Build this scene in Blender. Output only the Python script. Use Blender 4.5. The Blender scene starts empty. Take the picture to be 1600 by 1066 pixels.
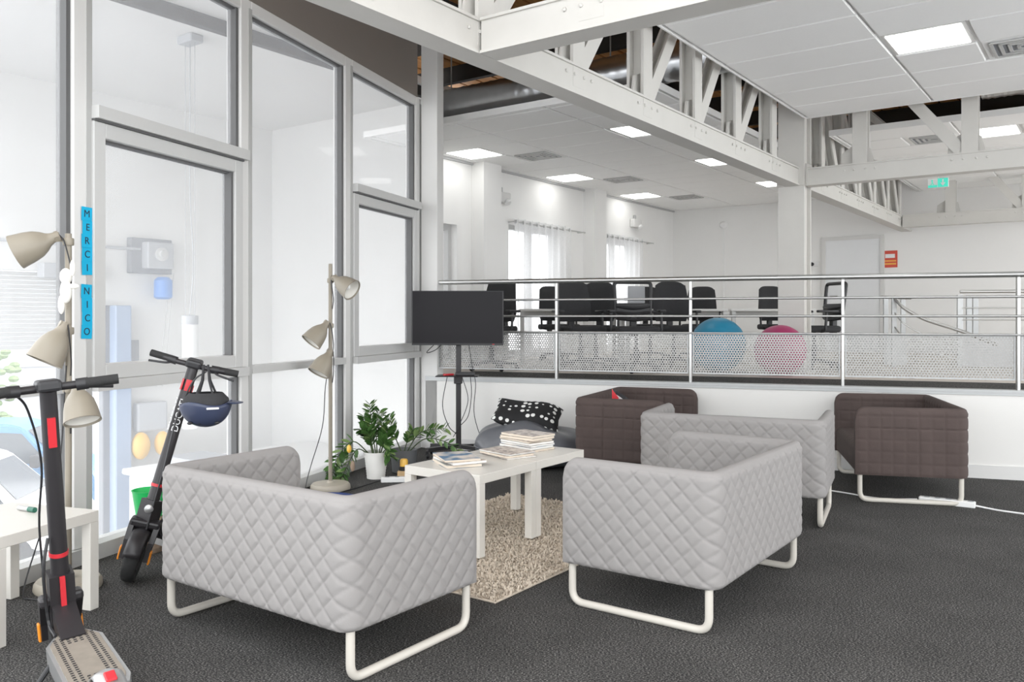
import bpy, bmesh, math, random
from mathutils import Vector, Matrix
random.seed(7)
sc = bpy.context.scene
col = sc.collection
PI = math.pi
def R(d): return math.radians(d)

# ------------------------------------------------------------ camera, light, exposure
CAMZ = 1.34
cam_data = bpy.data.cameras.new('camera')
cam = bpy.data.objects.new('camera', cam_data); col.objects.link(cam)
cam.location = (0, 0, CAMZ); cam.rotation_euler = (PI/2, 0, 0)
cam_data.sensor_width = 36.0; cam_data.lens = 36*1320/1600
cam_data.shift_y = -38/1600
cam_data.clip_start = 0.05; cam_data.clip_end = 200
sc.camera = cam
world = bpy.data.worlds.new('sky'); sc.world = world; world.use_nodes = True
bg = world.node_tree.nodes['Background']
bg.inputs[0].default_value = (0.96, 0.98, 1.0, 1); bg.inputs[1].default_value = 1.5
sc.view_settings.view_transform = 'Standard'; sc.view_settings.look = 'None'
sc.view_settings.gamma = 1.0; sc.view_settings.use_curve_mapping = False
sc.view_settings.exposure = 1.4

# ------------------------------------------------------------ frames
GA = R(-35.7)      # roof grid: local x = b (across), y = a (along the main truss)
WA = R(-18.72)     # lounge: local x along the railing, y along the window wall
K = Vector((-0.883, 8.63, 0))
def rot2(v, a): return Vector((v[0]*math.cos(a)-v[1]*math.sin(a), v[0]*math.sin(a)+v[1]*math.cos(a), v[2]))
def G(b, a, z=0): return rot2((b, a, z), GA)
def Wp(x, y, z=0): return K + rot2((x, y, z), WA)

# ------------------------------------------------------------ materials
def nodes_of(m):
    m.use_nodes = True
    nt = m.node_tree; return nt, nt.nodes, nt.links, nt.nodes['Principled BSDF']
def mat(name, c, rough=0.6, metal=0.0, noise=0.0, nscale=20.0, bump=0.0, bscale=None, emit=0.0, spec=None, stretch=None):
    m = bpy.data.materials.new(name); nt, N, L, P = nodes_of(m)
    P.inputs['Base Color'].default_value = (*c, 1); P.inputs['Roughness'].default_value = rough
    P.inputs['Metallic'].default_value = metal
    if spec is not None: P.inputs['Specular IOR Level'].default_value = spec
    tc = N.new('ShaderNodeTexCoord'); src = tc.outputs['Object']
    if stretch:
        mp = N.new('ShaderNodeMapping'); mp.inputs['Scale'].default_value = stretch
        L.new(src, mp.inputs[0]); src = mp.outputs[0]
    n = N.new('ShaderNodeTexNoise'); n.inputs['Scale'].default_value = nscale; n.inputs['Detail'].default_value = 4
    L.new(src, n.inputs['Vector'])
    cr = N.new('ShaderNodeMix'); cr.data_type = 'RGBA'
    d = max(noise, 0.015)
    cr.inputs[6].default_value = (*[max(0, x*(1-d)) for x in c], 1); cr.inputs[7].default_value = (*[min(1, x*(1+d)) for x in c], 1)
    L.new(n.outputs['Fac'], cr.inputs[0]); L.new(cr.outputs[2], P.inputs['Base Color'])
    if bump:
        n2 = N.new('ShaderNodeTexNoise'); n2.inputs['Scale'].default_value = bscale or nscale*4; n2.inputs['Detail'].default_value = 3
        L.new(src, n2.inputs['Vector'])
        b = N.new('ShaderNodeBump'); b.inputs['Strength'].default_value = bump; b.inputs['Distance'].default_value = 0.01
        L.new(n2.outputs['Fac'], b.inputs['Height']); L.new(b.outputs[0], P.inputs['Normal'])
    if emit:
        P.inputs['Emission Color'].default_value = (*c, 1); P.inputs['Emission Strength'].default_value = emit
    return m
M = {}
M['white_paint'] = mat('white_paint', (0.66, 0.655, 0.64), 0.55, noise=0.03, nscale=3)
M['white_wall'] = mat('white_wall', (0.82, 0.815, 0.80), 0.8, noise=0.025, nscale=2, bump=0.05, bscale=120)
M['half_wall'] = mat('half_wall', (0.74, 0.73, 0.705), 0.8, noise=0.025, nscale=2, bump=0.05, bscale=120)
M['hall_wall'] = mat('hall_wall', (0.70, 0.695, 0.68), 0.85, noise=0.05, nscale=1.2, bump=0.08, bscale=30)
M['steel_white'] = mat('steel_white', (0.58, 0.567, 0.535), 0.45, noise=0.05, nscale=6, bump=0.05, bscale=40)
M['alu'] = mat('aluminium_frame', (0.52, 0.52, 0.51), 0.4, noise=0.02)
M['alu_grey'] = mat('aluminium_grey', (0.42, 0.42, 0.41), 0.4, noise=0.02)
M['gasket'] = mat('gasket', (0.10, 0.10, 0.10), 0.6)
M['taupe'] = mat('taupe_soffit', (0.20, 0.175, 0.155), 0.8, noise=0.05, nscale=2)
M['tile'] = mat('ceiling_tile', (0.90, 0.90, 0.89), 0.9, noise=0.02, nscale=60, bump=0.06, bscale=300)
M['grid_bar'] = mat('ceiling_grid_bar', (0.84, 0.84, 0.83), 0.5)
M['panel_light'] = mat('panel_light', (1, 1, 0.98), 0.5, emit=2.0)
M['vent_grey'] = mat('vent_grey', (0.45, 0.45, 0.45), 0.5)
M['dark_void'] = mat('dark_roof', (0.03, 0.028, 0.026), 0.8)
M['wood_deck'] = mat('roof_board', (0.55, 0.27, 0.09), 0.6, noise=0.5, nscale=4, stretch=(6, 0.7, 1))
M['duct'] = mat('duct_metal', (0.55, 0.56, 0.57), 0.28, metal=1.0, noise=0.1, nscale=9)
M['steel'] = mat('stainless_steel', (0.50, 0.50, 0.49), 0.32, metal=0.9, noise=0.05)
M['steel_dull'] = mat('galvanised_steel', (0.45, 0.46, 0.46), 0.5, metal=0.5, noise=0.06)
M['black'] = mat('black_plastic', (0.02, 0.02, 0.022), 0.45)
M['black_fabric'] = mat('black_fabric', (0.028, 0.028, 0.03), 0.85, noise=0.2, nscale=60, bump=0.2, bscale=300)
M['black_matte'] = mat('black_paint', (0.022, 0.020, 0.022), 0.4, noise=0.1)
M['rubber'] = mat('tyre_rubber', (0.02, 0.02, 0.02), 0.8, bump=0.3, bscale=80)
M['screen'] = mat('screen_glass', (0.012, 0.011, 0.013), 0.25, spec=0.12)
M['brown_fabric'] = mat('brown_fabric', (0.070, 0.050, 0.045), 0.85, noise=0.25, nscale=5, bump=0.2, bscale=200)
M['grey_fabric'] = mat('grey_fabric', (0.262, 0.250, 0.243), 0.85, noise=0.05, nscale=4, bump=0.12, bscale=350)
M['leg_white'] = mat('leg_cream_white', (0.56, 0.53, 0.475), 0.35)
M['lack'] = mat('white_lacquer', (0.68, 0.655, 0.605), 0.25)
M['lamp_beige'] = mat('lamp_beige', (0.27, 0.24, 0.19), 0.45)
M['lamp_base'] = mat('lamp_base', (0.43, 0.39, 0.32), 0.45)
M['lamp_inner'] = mat('lamp_inner', (0.75, 0.73, 0.68), 0.5)
M['red'] = mat('red_plastic', (0.55, 0.03, 0.04), 0.3)
M['orange'] = mat('orange_reflector', (0.80, 0.28, 0.03), 0.3)
M['silver'] = mat('silver_aluminium', (0.50, 0.50, 0.50), 0.35, metal=0.7)
M['grip'] = mat('deck_mat', (0.23, 0.20, 0.165), 0.8, noise=0.2, nscale=30)
M['white_print'] = mat('white_print', (0.8, 0.8, 0.8), 0.5)
M['navy'] = mat('navy_shell', (0.035, 0.045, 0.085), 0.35)
M['leaf'] = mat('leaf_green', (0.055, 0.13, 0.03), 0.4, noise=0.4, nscale=8)
M['leaf_pale'] = mat('leaf_pale', (0.17, 0.25, 0.09), 0.4, noise=0.4, nscale=8)
M['stem'] = mat('stem_green', (0.06, 0.09, 0.035), 0.5)
M['soil'] = mat('soil', (0.05, 0.035, 0.025), 0.95)
M['pot_white'] = mat('pot_white', (0.80, 0.79, 0.76), 0.4)
M['pot_grey'] = mat('pot_grey', (0.13, 0.135, 0.14), 0.5)
M['yellow'] = mat('yellow_lens', (0.85, 0.50, 0.08), 0.3)
M['wood'] = mat('light_wood', (0.55, 0.38, 0.2), 0.5, noise=0.2)
M['satin'] = mat('grey_satin', (0.13, 0.135, 0.15), 0.33, noise=0.15, nscale=3)
M['post_it'] = mat('blue_paper', (0.0, 0.38, 0.62), 0.8)
M['ink'] = mat('ink', (0.01, 0.02, 0.04), 0.7)
M['blue_ball'] = mat('blue_vinyl', (0.02, 0.22, 0.36), 0.4)
M['pink_ball'] = mat('magenta_vinyl', (0.36, 0.03, 0.12), 0.4)
M['cord_white'] = mat('white_plastic', (0.8, 0.8, 0.79), 0.4)
M['green'] = mat('green_plastic', (0.02, 0.5, 0.12), 0.4)
M['dark_green'] = mat('dark_green_plastic', (0.02, 0.12, 0.08), 0.35)
M['basket'] = mat('basket', (0.30, 0.22, 0.16), 0.8, noise=0.4, nscale=40)
M['lift_blue'] = mat('lift_blue', (0.30, 0.38, 0.52), 0.5)
M['motor_blue'] = mat('motor_blue', (0.05, 0.22, 0.60), 0.4)
M['grey_box'] = mat('grey_box', (0.20, 0.21, 0.23), 0.6)
M['mid_grey'] = mat('mid_grey', (0.40, 0.41, 0.43), 0.6)
M['car_white'] = mat('car_white', (0.80, 0.80, 0.80), 0.25)
M['car_blue'] = mat('car_blue', (0.08, 0.24, 0.46), 0.25)
M['car_glass'] = mat('car_glass', (0.05, 0.06, 0.07), 0.08)
M['asphalt'] = mat('asphalt', (0.30, 0.30, 0.31), 0.9, noise=0.1, nscale=3)
M['facade'] = mat('grey_facade', (0.42, 0.42, 0.44), 0.9, noise=0.08)
M['red_sign'] = mat('red_sign', (0.62, 0.08, 0.05), 0.5)
M['yellow_sign'] = mat('yellow_sign', (0.80, 0.40, 0.08), 0.5)
M['exit_green'] = mat('exit_green', (0.05, 0.50, 0.38), 0.4, emit=0.3)
M['door'] = mat('door_white', (0.76, 0.77, 0.78), 0.5)
M['navy_cloth'] = mat('blue_cloth', (0.03, 0.06, 0.22), 0.8)
M['cream_paper'] = mat('cream_paper', (0.68, 0.60, 0.50), 0.7, noise=0.15, nscale=200, stretch=(0.01, 0.01, 4))
M['white_paper'] = mat('white_paper', (0.74, 0.73, 0.70), 0.7, noise=0.12, nscale=200, stretch=(0.01, 0.01, 4))
M['mez_floor'] = mat('mezzanine_floor', (0.60, 0.55, 0.50), 0.6, noise=0.15, nscale=3)
M['rug'] = mat('rug_wool', (0.56, 0.485, 0.395), 0.95, noise=0.25, nscale=30)

def carpet():
    m = bpy.data.materials.new('charcoal_carpet'); nt, N, L, P = nodes_of(m)
    tc = N.new('ShaderNodeTexCoord')
    n1 = N.new('ShaderNodeTexNoise'); n1.inputs['Scale'].default_value = 120; n1.inputs['Detail'].default_value = 3
    mp = N.new('ShaderNodeMapping'); mp.inputs['Scale'].default_value = (1, 2.2, 1); L.new(tc.outputs['Object'], mp.inputs[0])
    L.new(mp.outputs[0], n1.inputs['Vector'])
    cr = N.new('ShaderNodeValToRGB'); e = cr.color_ramp.elements
    e[0].position = 0.40; e[0].color = (0.022, 0.022, 0.023, 1); e[1].position = 0.64; e[1].color = (0.29, 0.28, 0.265, 1)
    k = cr.color_ramp.elements.new(0.53); k.color = (0.068, 0.066, 0.064, 1)
    L.new(n1.outputs['Fac'], cr.inputs[0])
    n2 = N.new('ShaderNodeTexNoise'); n2.inputs['Scale'].default_value = 2.5; L.new(tc.outputs['Object'], n2.inputs['Vector'])
    mx = N.new('ShaderNodeMix'); mx.data_type = 'RGBA'; mx.blend_type = 'MULTIPLY'; mx.inputs[0].default_value = 0.5
    L.new(cr.outputs[0], mx.inputs[6]); L.new(n2.outputs['Fac'], mx.inputs[7]); L.new(mx.outputs[2], P.inputs['Base Color'])
    P.inputs['Roughness'].default_value = 0.95; P.inputs['Specular IOR Level'].default_value = 0.2
    b = N.new('ShaderNodeBump'); b.inputs['Strength'].default_value = 0.15; b.inputs['Distance'].default_value = 0.002
    L.new(n1.outputs['Fac'], b.inputs['Height']); L.new(b.outputs[0], P.inputs['Normal'])
    return m
M['carpet'] = carpet()

def glass(name, haze):
    m = bpy.data.materials.new(name); m.use_nodes = True; nt = m.node_tree; N = nt.nodes; L = nt.links
    N.remove(N['Principled BSDF']); out = N['Material Output']
    t = N.new('ShaderNodeBsdfTransparent'); g = N.new('ShaderNodeBsdfGlossy'); g.inputs['Roughness'].default_value = 0.02
    d = N.new('ShaderNodeBsdfTranslucent'); d.inputs[0].default_value = (0.95, 0.96, 0.97, 1)
    lw = N.new('ShaderNodeLayerWeight'); lw.inputs[0].default_value = 0.5
    pw = N.new('ShaderNodeMath'); pw.operation = 'POWER'; pw.inputs[1].default_value = 5; L.new(lw.outputs['Facing'], pw.inputs[0])
    fr = N.new('ShaderNodeMath'); fr.operation = 'MULTIPLY_ADD'; fr.inputs[1].default_value = 0.15; fr.inputs[2].default_value = 0.012; L.new(pw.outputs[0], fr.inputs[0])
    tc = N.new('ShaderNodeTexCoord'); n = N.new('ShaderNodeTexNoise'); n.inputs['Scale'].default_value = 1.3
    L.new(tc.outputs['Object'], n.inputs['Vector'])
    mr = N.new('ShaderNodeMapRange'); mr.inputs[3].default_value = haze*0.7; mr.inputs[4].default_value = haze*1.3
    L.new(n.outputs['Fac'], mr.inputs[0])
    a = N.new('ShaderNodeMixShader'); L.new(mr.outputs[0], a.inputs[0]); L.new(t.outputs[0], a.inputs[1]); L.new(d.outputs[0], a.inputs[2])
    b = N.new('ShaderNodeMixShader'); L.new(fr.outputs[0], b.inputs[0]); L.new(a.outputs[0], b.inputs[1]); L.new(g.outputs[0], b.inputs[2])
    L.new(b.outputs[0], out.inputs[0]); return m
M['glass'] = glass('hazy_window_glass', 0.12)
M['clear_glass'] = glass('window_glass', 0.05)

def curtain_mat():
    m = bpy.data.materials.new('sheer_voile'); m.use_nodes = True; nt = m.node_tree; N = nt.nodes; L = nt.links
    N.remove(N['Principled BSDF']); out = N['Material Output']
    t = N.new('ShaderNodeBsdfTransparent'); d = N.new('ShaderNodeBsdfTranslucent'); f = N.new('ShaderNodeBsdfDiffuse')
    d.inputs[0].default_value = (0.9, 0.9, 0.9, 1); f.inputs[0].default_value = (0.85, 0.85, 0.85, 1)
    tc = N.new('ShaderNodeTexCoord'); n = N.new('ShaderNodeTexNoise'); n.inputs['Scale'].default_value = 60; L.new(tc.outputs['Object'], n.inputs['Vector'])
    mr = N.new('ShaderNodeMapRange'); mr.inputs[3].default_value = 0.62; mr.inputs[4].default_value = 0.78; L.new(n.outputs['Fac'], mr.inputs[0])
    a = N.new('ShaderNodeMixShader'); a.inputs[0].default_value = 0.5; L.new(d.outputs[0], a.inputs[1]); L.new(f.outputs[0], a.inputs[2])
    b = N.new('ShaderNodeMixShader'); L.new(mr.outputs[0], b.inputs[0]); L.new(t.outputs[0], b.inputs[1]); L.new(a.outputs[0], b.inputs[2])
    L.new(b.outputs[0], out.inputs[0]); return m
M['voile'] = curtain_mat()

def perforated():
    m = bpy.data.materials.new('perforated_sheet'); nt, N, L, P = nodes_of(m)
    P.inputs['Base Color'].default_value = (0.36, 0.355, 0.345, 1); P.inputs['Metallic'].default_value = 0.35; P.inputs['Roughness'].default_value = 0.45
    tc = N.new('ShaderNodeTexCoord'); sp = N.new('ShaderNodeSeparateXYZ'); L.new(tc.outputs['Object'], sp.inputs[0])
    p = 0.024; q = p*1.732
    def math_(op, a, b=None):
        k = N.new('ShaderNodeMath'); k.operation = op
        for i, v in enumerate((a, b)):
            if v is None: continue
            if isinstance(v, (int, float)): k.inputs[i].default_value = v
            else: L.new(v, k.inputs[i])
        return k.outputs[0]
    def cell(off):
        fx = math_('MULTIPLY', math_('SUBTRACT', math_('FRACT', math_('ADD', math_('DIVIDE', sp.outputs[0], p), 50+off)), 0.5), p)
        fz = math_('MULTIPLY', math_('SUBTRACT', math_('FRACT', math_('ADD', math_('DIVIDE', sp.outputs[2], q), 50+off)), 0.5), q)
        return math_('SQRT', math_('ADD', math_('MULTIPLY', fx, fx), math_('MULTIPLY', fz, fz)))
    solid = math_('GREATER_THAN', math_('MINIMUM', cell(0), cell(0.5)), p*0.28)
    L.new(solid, P.inputs['Alpha']); return m
M['perforated'] = perforated()

def dots():
    m = bpy.data.materials.new('polka_dot_fabric'); nt, N, L, P = nodes_of(m)
    tc = N.new('ShaderNodeTexCoord'); v = N.new('ShaderNodeTexVoronoi'); v.inputs['Scale'].default_value = 17; v.inputs['Randomness'].default_value = 0.35
    L.new(tc.outputs['Object'], v.inputs['Vector'])
    cr = N.new('ShaderNodeValToRGB'); cr.color_ramp.interpolation = 'CONSTANT'; e = cr.color_ramp.elements
    e[0].color = (0.8, 0.8, 0.78, 1); e[1].position = 0.33; e[1].color = (0.012, 0.012, 0.013, 1)
    L.new(v.outputs['Distance'], cr.inputs[0]); L.new(cr.outputs[0], P.inputs['Base Color']); P.inputs['Roughness'].default_value = 0.8
    return m
M['dots'] = dots()
def cover_mat(name, c1, c2, c3, scale):
    m = bpy.data.materials.new(name); nt, N, L, P = nodes_of(m)
    tc = N.new('ShaderNodeTexCoord'); n = N.new('ShaderNodeTexNoise'); n.inputs['Scale'].default_value = scale; n.inputs['Detail'].default_value = 2
    L.new(tc.outputs['Object'], n.inputs['Vector'])
    cr = N.new('ShaderNodeValToRGB'); e = cr.color_ramp.elements
    e[0].position = 0.42; e[0].color = (*c1, 1); e[1].position = 0.62; e[1].color = (*c2, 1)
    k = cr.color_ramp.elements.new(0.52); k.color = (*c3, 1)
    L.new(n.outputs['Fac'], cr.inputs[0]); L.new(cr.outputs[0], P.inputs['Base Color']); P.inputs['Roughness'].default_value = 0.35
    return m
COVERS = [cover_mat('cover_blue', (0.06, 0.16, 0.28), (0.70, 0.62, 0.55), (0.45, 0.45, 0.45), 9),
          cover_mat('cover_cream', (0.62, 0.52, 0.42), (0.72, 0.66, 0.58), (0.5, 0.42, 0.36), 14),
          cover_mat('cover_text', (0.30, 0.25, 0.23), (0.66, 0.60, 0.54), (0.55, 0.48, 0.43), 30),
          cover_mat('cover_grey', (0.30, 0.33, 0.33), (0.62, 0.62, 0.58), (0.45, 0.45, 0.42), 12)]

# ------------------------------------------------------------ mesh builder
class MB:
    def __init__(s): s.v = []; s.f = []
    def add(s, vs, fs, mtx=None):
        o = len(s.v)
        for p in vs:
            p = Vector(p); s.v.append(mtx @ p if mtx else p)
        s.f += [tuple(i+o for i in f) for f in fs]; return s
    def box(s, x0, x1, y0, y1, z0, z1, mtx=None):
        return s.add([(x0,y0,z0),(x1,y0,z0),(x1,y1,z0),(x0,y1,z0),(x0,y0,z1),(x1,y0,z1),(x1,y1,z1),(x0,y1,z1)],
                     [(3,2,1,0),(4,5,6,7),(0,1,5,4),(1,2,6,5),(2,3,7,6),(3,0,4,7)], mtx)
    def bevbox(s, x0, x1, y0, y1, z0, z1, r=0.01, seg=2, mtx=None):
        bm = bmesh.new(); bmesh.ops.create_cube(bm, size=1)
        for v in bm.verts: v.co = Vector(((x0+x1)/2+v.co.x*(x1-x0), (y0+y1)/2+v.co.y*(y1-y0), (z0+z1)/2+v.co.z*(z1-z0)))
        bmesh.ops.bevel(bm, geom=bm.edges[:], offset=r, segments=seg, affect='EDGES', profile=0.5)
        bm.verts.index_update()
        s.add([v.co for v in bm.verts], [[v.index for v in f.verts] for f in bm.faces], mtx); bm.free(); return s
    def bar(s, p, q, w, h, up=(0,0,1)):
        p = Vector(p); q = Vector(q); d = (q-p); l = d.length; d.normalize(); u = Vector(up)
        x = d.cross(u)
        if x.length < 1e-4: x = d.cross(Vector((1,0,0)))
        x.normalize(); u = x.cross(d)
        m = Matrix((( x.x, d.x, u.x, p.x),(x.y, d.y, u.y, p.y),(x.z, d.z, u.z, p.z),(0,0,0,1)))
        return s.box(-w/2, w/2, 0, l, -h/2, h/2, m)
    def tube(s, pts, r, seg=10, caps=True, flat=1.0):
        pts = [Vector(p) for p in pts]; n = len(pts); rs = r if isinstance(r, (list, tuple)) else [r]*n
        o = len(s.v); prev = None
        for i, p in enumerate(pts):
            t = (pts[min(i+1,n-1)]-pts[max(i-1,0)]).normalized()
            if prev is None:
                a = Vector((0,0,1)) if abs(t.z) < 0.9 else Vector((1,0,0)); x = t.cross(a).normalized()
            else:
                x = prev - t*prev.dot(t)
                x = x.normalized() if x.length > 1e-6 else t.orthogonal().normalized()
            prev = x; y = t.cross(x)
            for k in range(seg):
                a = 2*PI*k/seg; s.v.append(p + (x*math.cos(a) + y*math.sin(a)*flat)*rs[i])
        for i in range(n-1):
            for k in range(seg):
                s.f.append((o+i*seg+k, o+i*seg+(k+1)%seg, o+(i+1)*seg+(k+1)%seg, o+(i+1)*seg+k))
        if caps:
            s.f.append(tuple(o+k for k in reversed(range(seg)))); s.f.append(tuple(o+(n-1)*seg+k for k in range(seg)))
        return s
    def lathe(s, prof, seg=24, mtx=None, cap0=True, cap1=True):
        vs = []; fs = []; n = len(prof)
        for r, z in prof:
            for k in range(seg):
                a = 2*PI*k/seg; vs.append((r*math.cos(a), r*math.sin(a), z))
        for i in range(n-1):
            for k in range(seg):
                fs.append((i*seg+k, i*seg+(k+1)%seg, (i+1)*seg+(k+1)%seg, (i+1)*seg+k))
        if cap0: fs.append(tuple(reversed(range(seg))))
        if cap1: fs.append(tuple((n-1)*seg+k for k in range(seg)))
        return s.add(vs, fs, mtx)
    def prism(s, poly, h0, h1, mtx=None):
        n = len(poly)
        return s.add([(x,y,h0) for x,y in poly]+[(x,y,h1) for x,y in poly],
                     [tuple(reversed(range(n))), tuple(range(n,2*n))]+[(i,(i+1)%n,n+(i+1)%n,n+i) for i in range(n)], mtx)
    def ell(s, c, r, seg=20, rings=12, mtx=None):
        prof = [(max(1e-4, math.cos(t)), math.sin(t)) for t in [(-PI/2 + PI*i/rings) for i in range(rings+1)]]
        m = Matrix.Translation(c) @ Matrix.Diagonal((*r, 1)); return s.lathe(prof, seg, (mtx @ m) if mtx else m)
    def mesh(s, name, m, smooth=None):
        me = bpy.data.meshes.new(name); me.from_pydata([tuple(v) for v in s.v], [], s.f); me.update()
        if m: me.materials.append(m)
        if smooth:
            me.shade_smooth(); me.set_sharp_from_angle(angle=R(smooth))
        return me
    def build(s, name, m, parent=None, smooth=None, loc=None, rz=None, rot=None):
        o = bpy.data.objects.new(name, s.mesh(name, M[m] if isinstance(m, str) else m, smooth)); col.objects.link(o)
        place(o, parent, loc, rz, rot); return o
def place(o, parent=None, loc=None, rz=None, rot=None):
    if parent: o.parent = parent
    if loc is not None: o.location = loc
    if rz is not None: o.rotation_euler = (0, 0, rz)
    if rot is not None: o.rotation_euler = rot
def link_mesh(name, me, parent=None, loc=None, rz=None, rot=None):
    o = bpy.data.objects.new(name, me); col.objects.link(o); place(o, parent, loc, rz, rot); return o
def tag(o, label, cat, group=None):
    o['label'] = label; o['category'] = cat
    if group: o['group'] = group
    return o
def thing(name, label, cat, loc=(0,0,0), rz=0.0, group=None, rot=None):
    o = bpy.data.objects.new(name, None); col.objects.link(o); o.empty_display_size = 0.1
    place(o, None, loc, rz, rot); return tag(o, label, cat, group)
def struct(o): o['kind'] = 'structure'; return o
def sroot(name, loc=(0,0,0), rz=0.0):
    o = bpy.data.objects.new(name, None); col.objects.link(o); place(o, None, loc, rz); return struct(o)
def copy_tree(o, parent=None):
    c = o.copy(); col.objects.link(c)
    if parent: c.parent = parent
    for ch in list(o.children): copy_tree(ch, c)
    return c
def text_mesh(body, size, m):
    cu = bpy.data.curves.new('lettering', 'FONT'); cu.body = body; cu.size = size; cu.align_x = 'CENTER'; cu.align_y = 'CENTER'; cu.extrude = 0.0006
    t = bpy.data.objects.new('lettering', cu); me = bpy.data.meshes.new_from_object(t); bpy.data.objects.remove(t); bpy.data.curves.remove(cu)
    me.materials.clear(); me.materials.append(M[m]); return me
def aim(d, up=(0,0,1)):
    """matrix whose local z points along d"""
    return Vector(d).normalized().to_track_quat('Z', 'Y').to_matrix().to_4x4()
def arc(pts, r, n=5):
    """polyline with rounded corners"""
    pts = [Vector(p) for p in pts]; out = [pts[0]]
    for i in range(1, len(pts)-1):
        a = (pts[i-1]-pts[i]).normalized(); b = (pts[i+1]-pts[i]).normalized()
        p0 = pts[i]+a*r; p1 = pts[i]+b*r
        for k in range(n+1):
            t = k/n; out.append(p0*(1-t)**2 + pts[i]*2*t*(1-t) + p1*t*t)
    return out + [pts[-1]]
def curve_pts(ctrl, n=24):
    """Catmull-Rom through control points"""
    c = [Vector(p) for p in ctrl]; c = [c[0]*2-c[1]]+c+[c[-1]*2-c[-2]]; out = []
    seg = len(c)-3
    for i in range(seg):
        p0, p1, p2, p3 = c[i:i+4]; m = max(2, n//seg)
        for k in range(m):
            t = k/m; out.append(0.5*((2*p1)+(p2-p0)*t+(2*p0-5*p1+4*p2-p3)*t*t+(3*p1-p0-3*p2+p3)*t**3))
    return out+[c[-2]]

# ============================================================ STRUCTURE
MEZ = 0.70; CEIL = 3.55; ROOF = 4.75
# lounge floor, ends at the window wall and the half wall
fl = MB(); p = [Wp(-0.19, -9.5), Wp(9, -9.5), Wp(9, 0.02), Wp(-0.19, 0.02)]
fl.prism([(v.x, v.y) for v in p], -0.3, 0.0); struct(fl.build('floor', 'carpet'))
# mezzanine floor
mz = MB(); p = [Wp(0.0, 0.12), Wp(9, 0.12), G(3.5, 16.2), G(-7.5, 16.2), G(-7.5, 8.9)]
mz.prism([(v.x, v.y) for v in p], 0.45, MEZ); struct(mz.build('floor_mezzanine', 'mez_floor'))
struct(MB().box(0.02, 9, 0.125, 1.3, MEZ, MEZ+0.004).build('trim_2', 'carpet', None, None, K, WA))
# half wall under the railing
hw = sroot('wall_half', K, WA)
MB().box(0, 9, 0, 0.12, 0, 0.715).build('wall_face', 'half_wall', hw)
MB().box(0, 9, -0.012, 0.0, 0, 0.11).build('baseboard', 'white_paint', hw)
MB().box(0.0, 9, -0.02, 0.10, 0.715, 0.735).build('ledge', 'steel_dull', hw)
MB().box(0.0, 9, -0.012, 0.0, 0.69, 0.715).build('ledge_lip', 'steel_dull', hw)
# corner pillar and closing wall behind it
struct(MB().bevbox(-0.05, 0.13, 0.0, 0.16, 0, ROOF, 0.004, 1).build('trim_1', 'white_paint', None, None, K, WA))
cw = MB(); a = Wp(-0.02, 0.16); b = G(-7.5, 8.72)
cw.bar((a.x, a.y, 2.3), (b.x, b.y, 2.3), 0.05, 4.9); struct(cw.build('wall_link', 'white_wall'))

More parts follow.
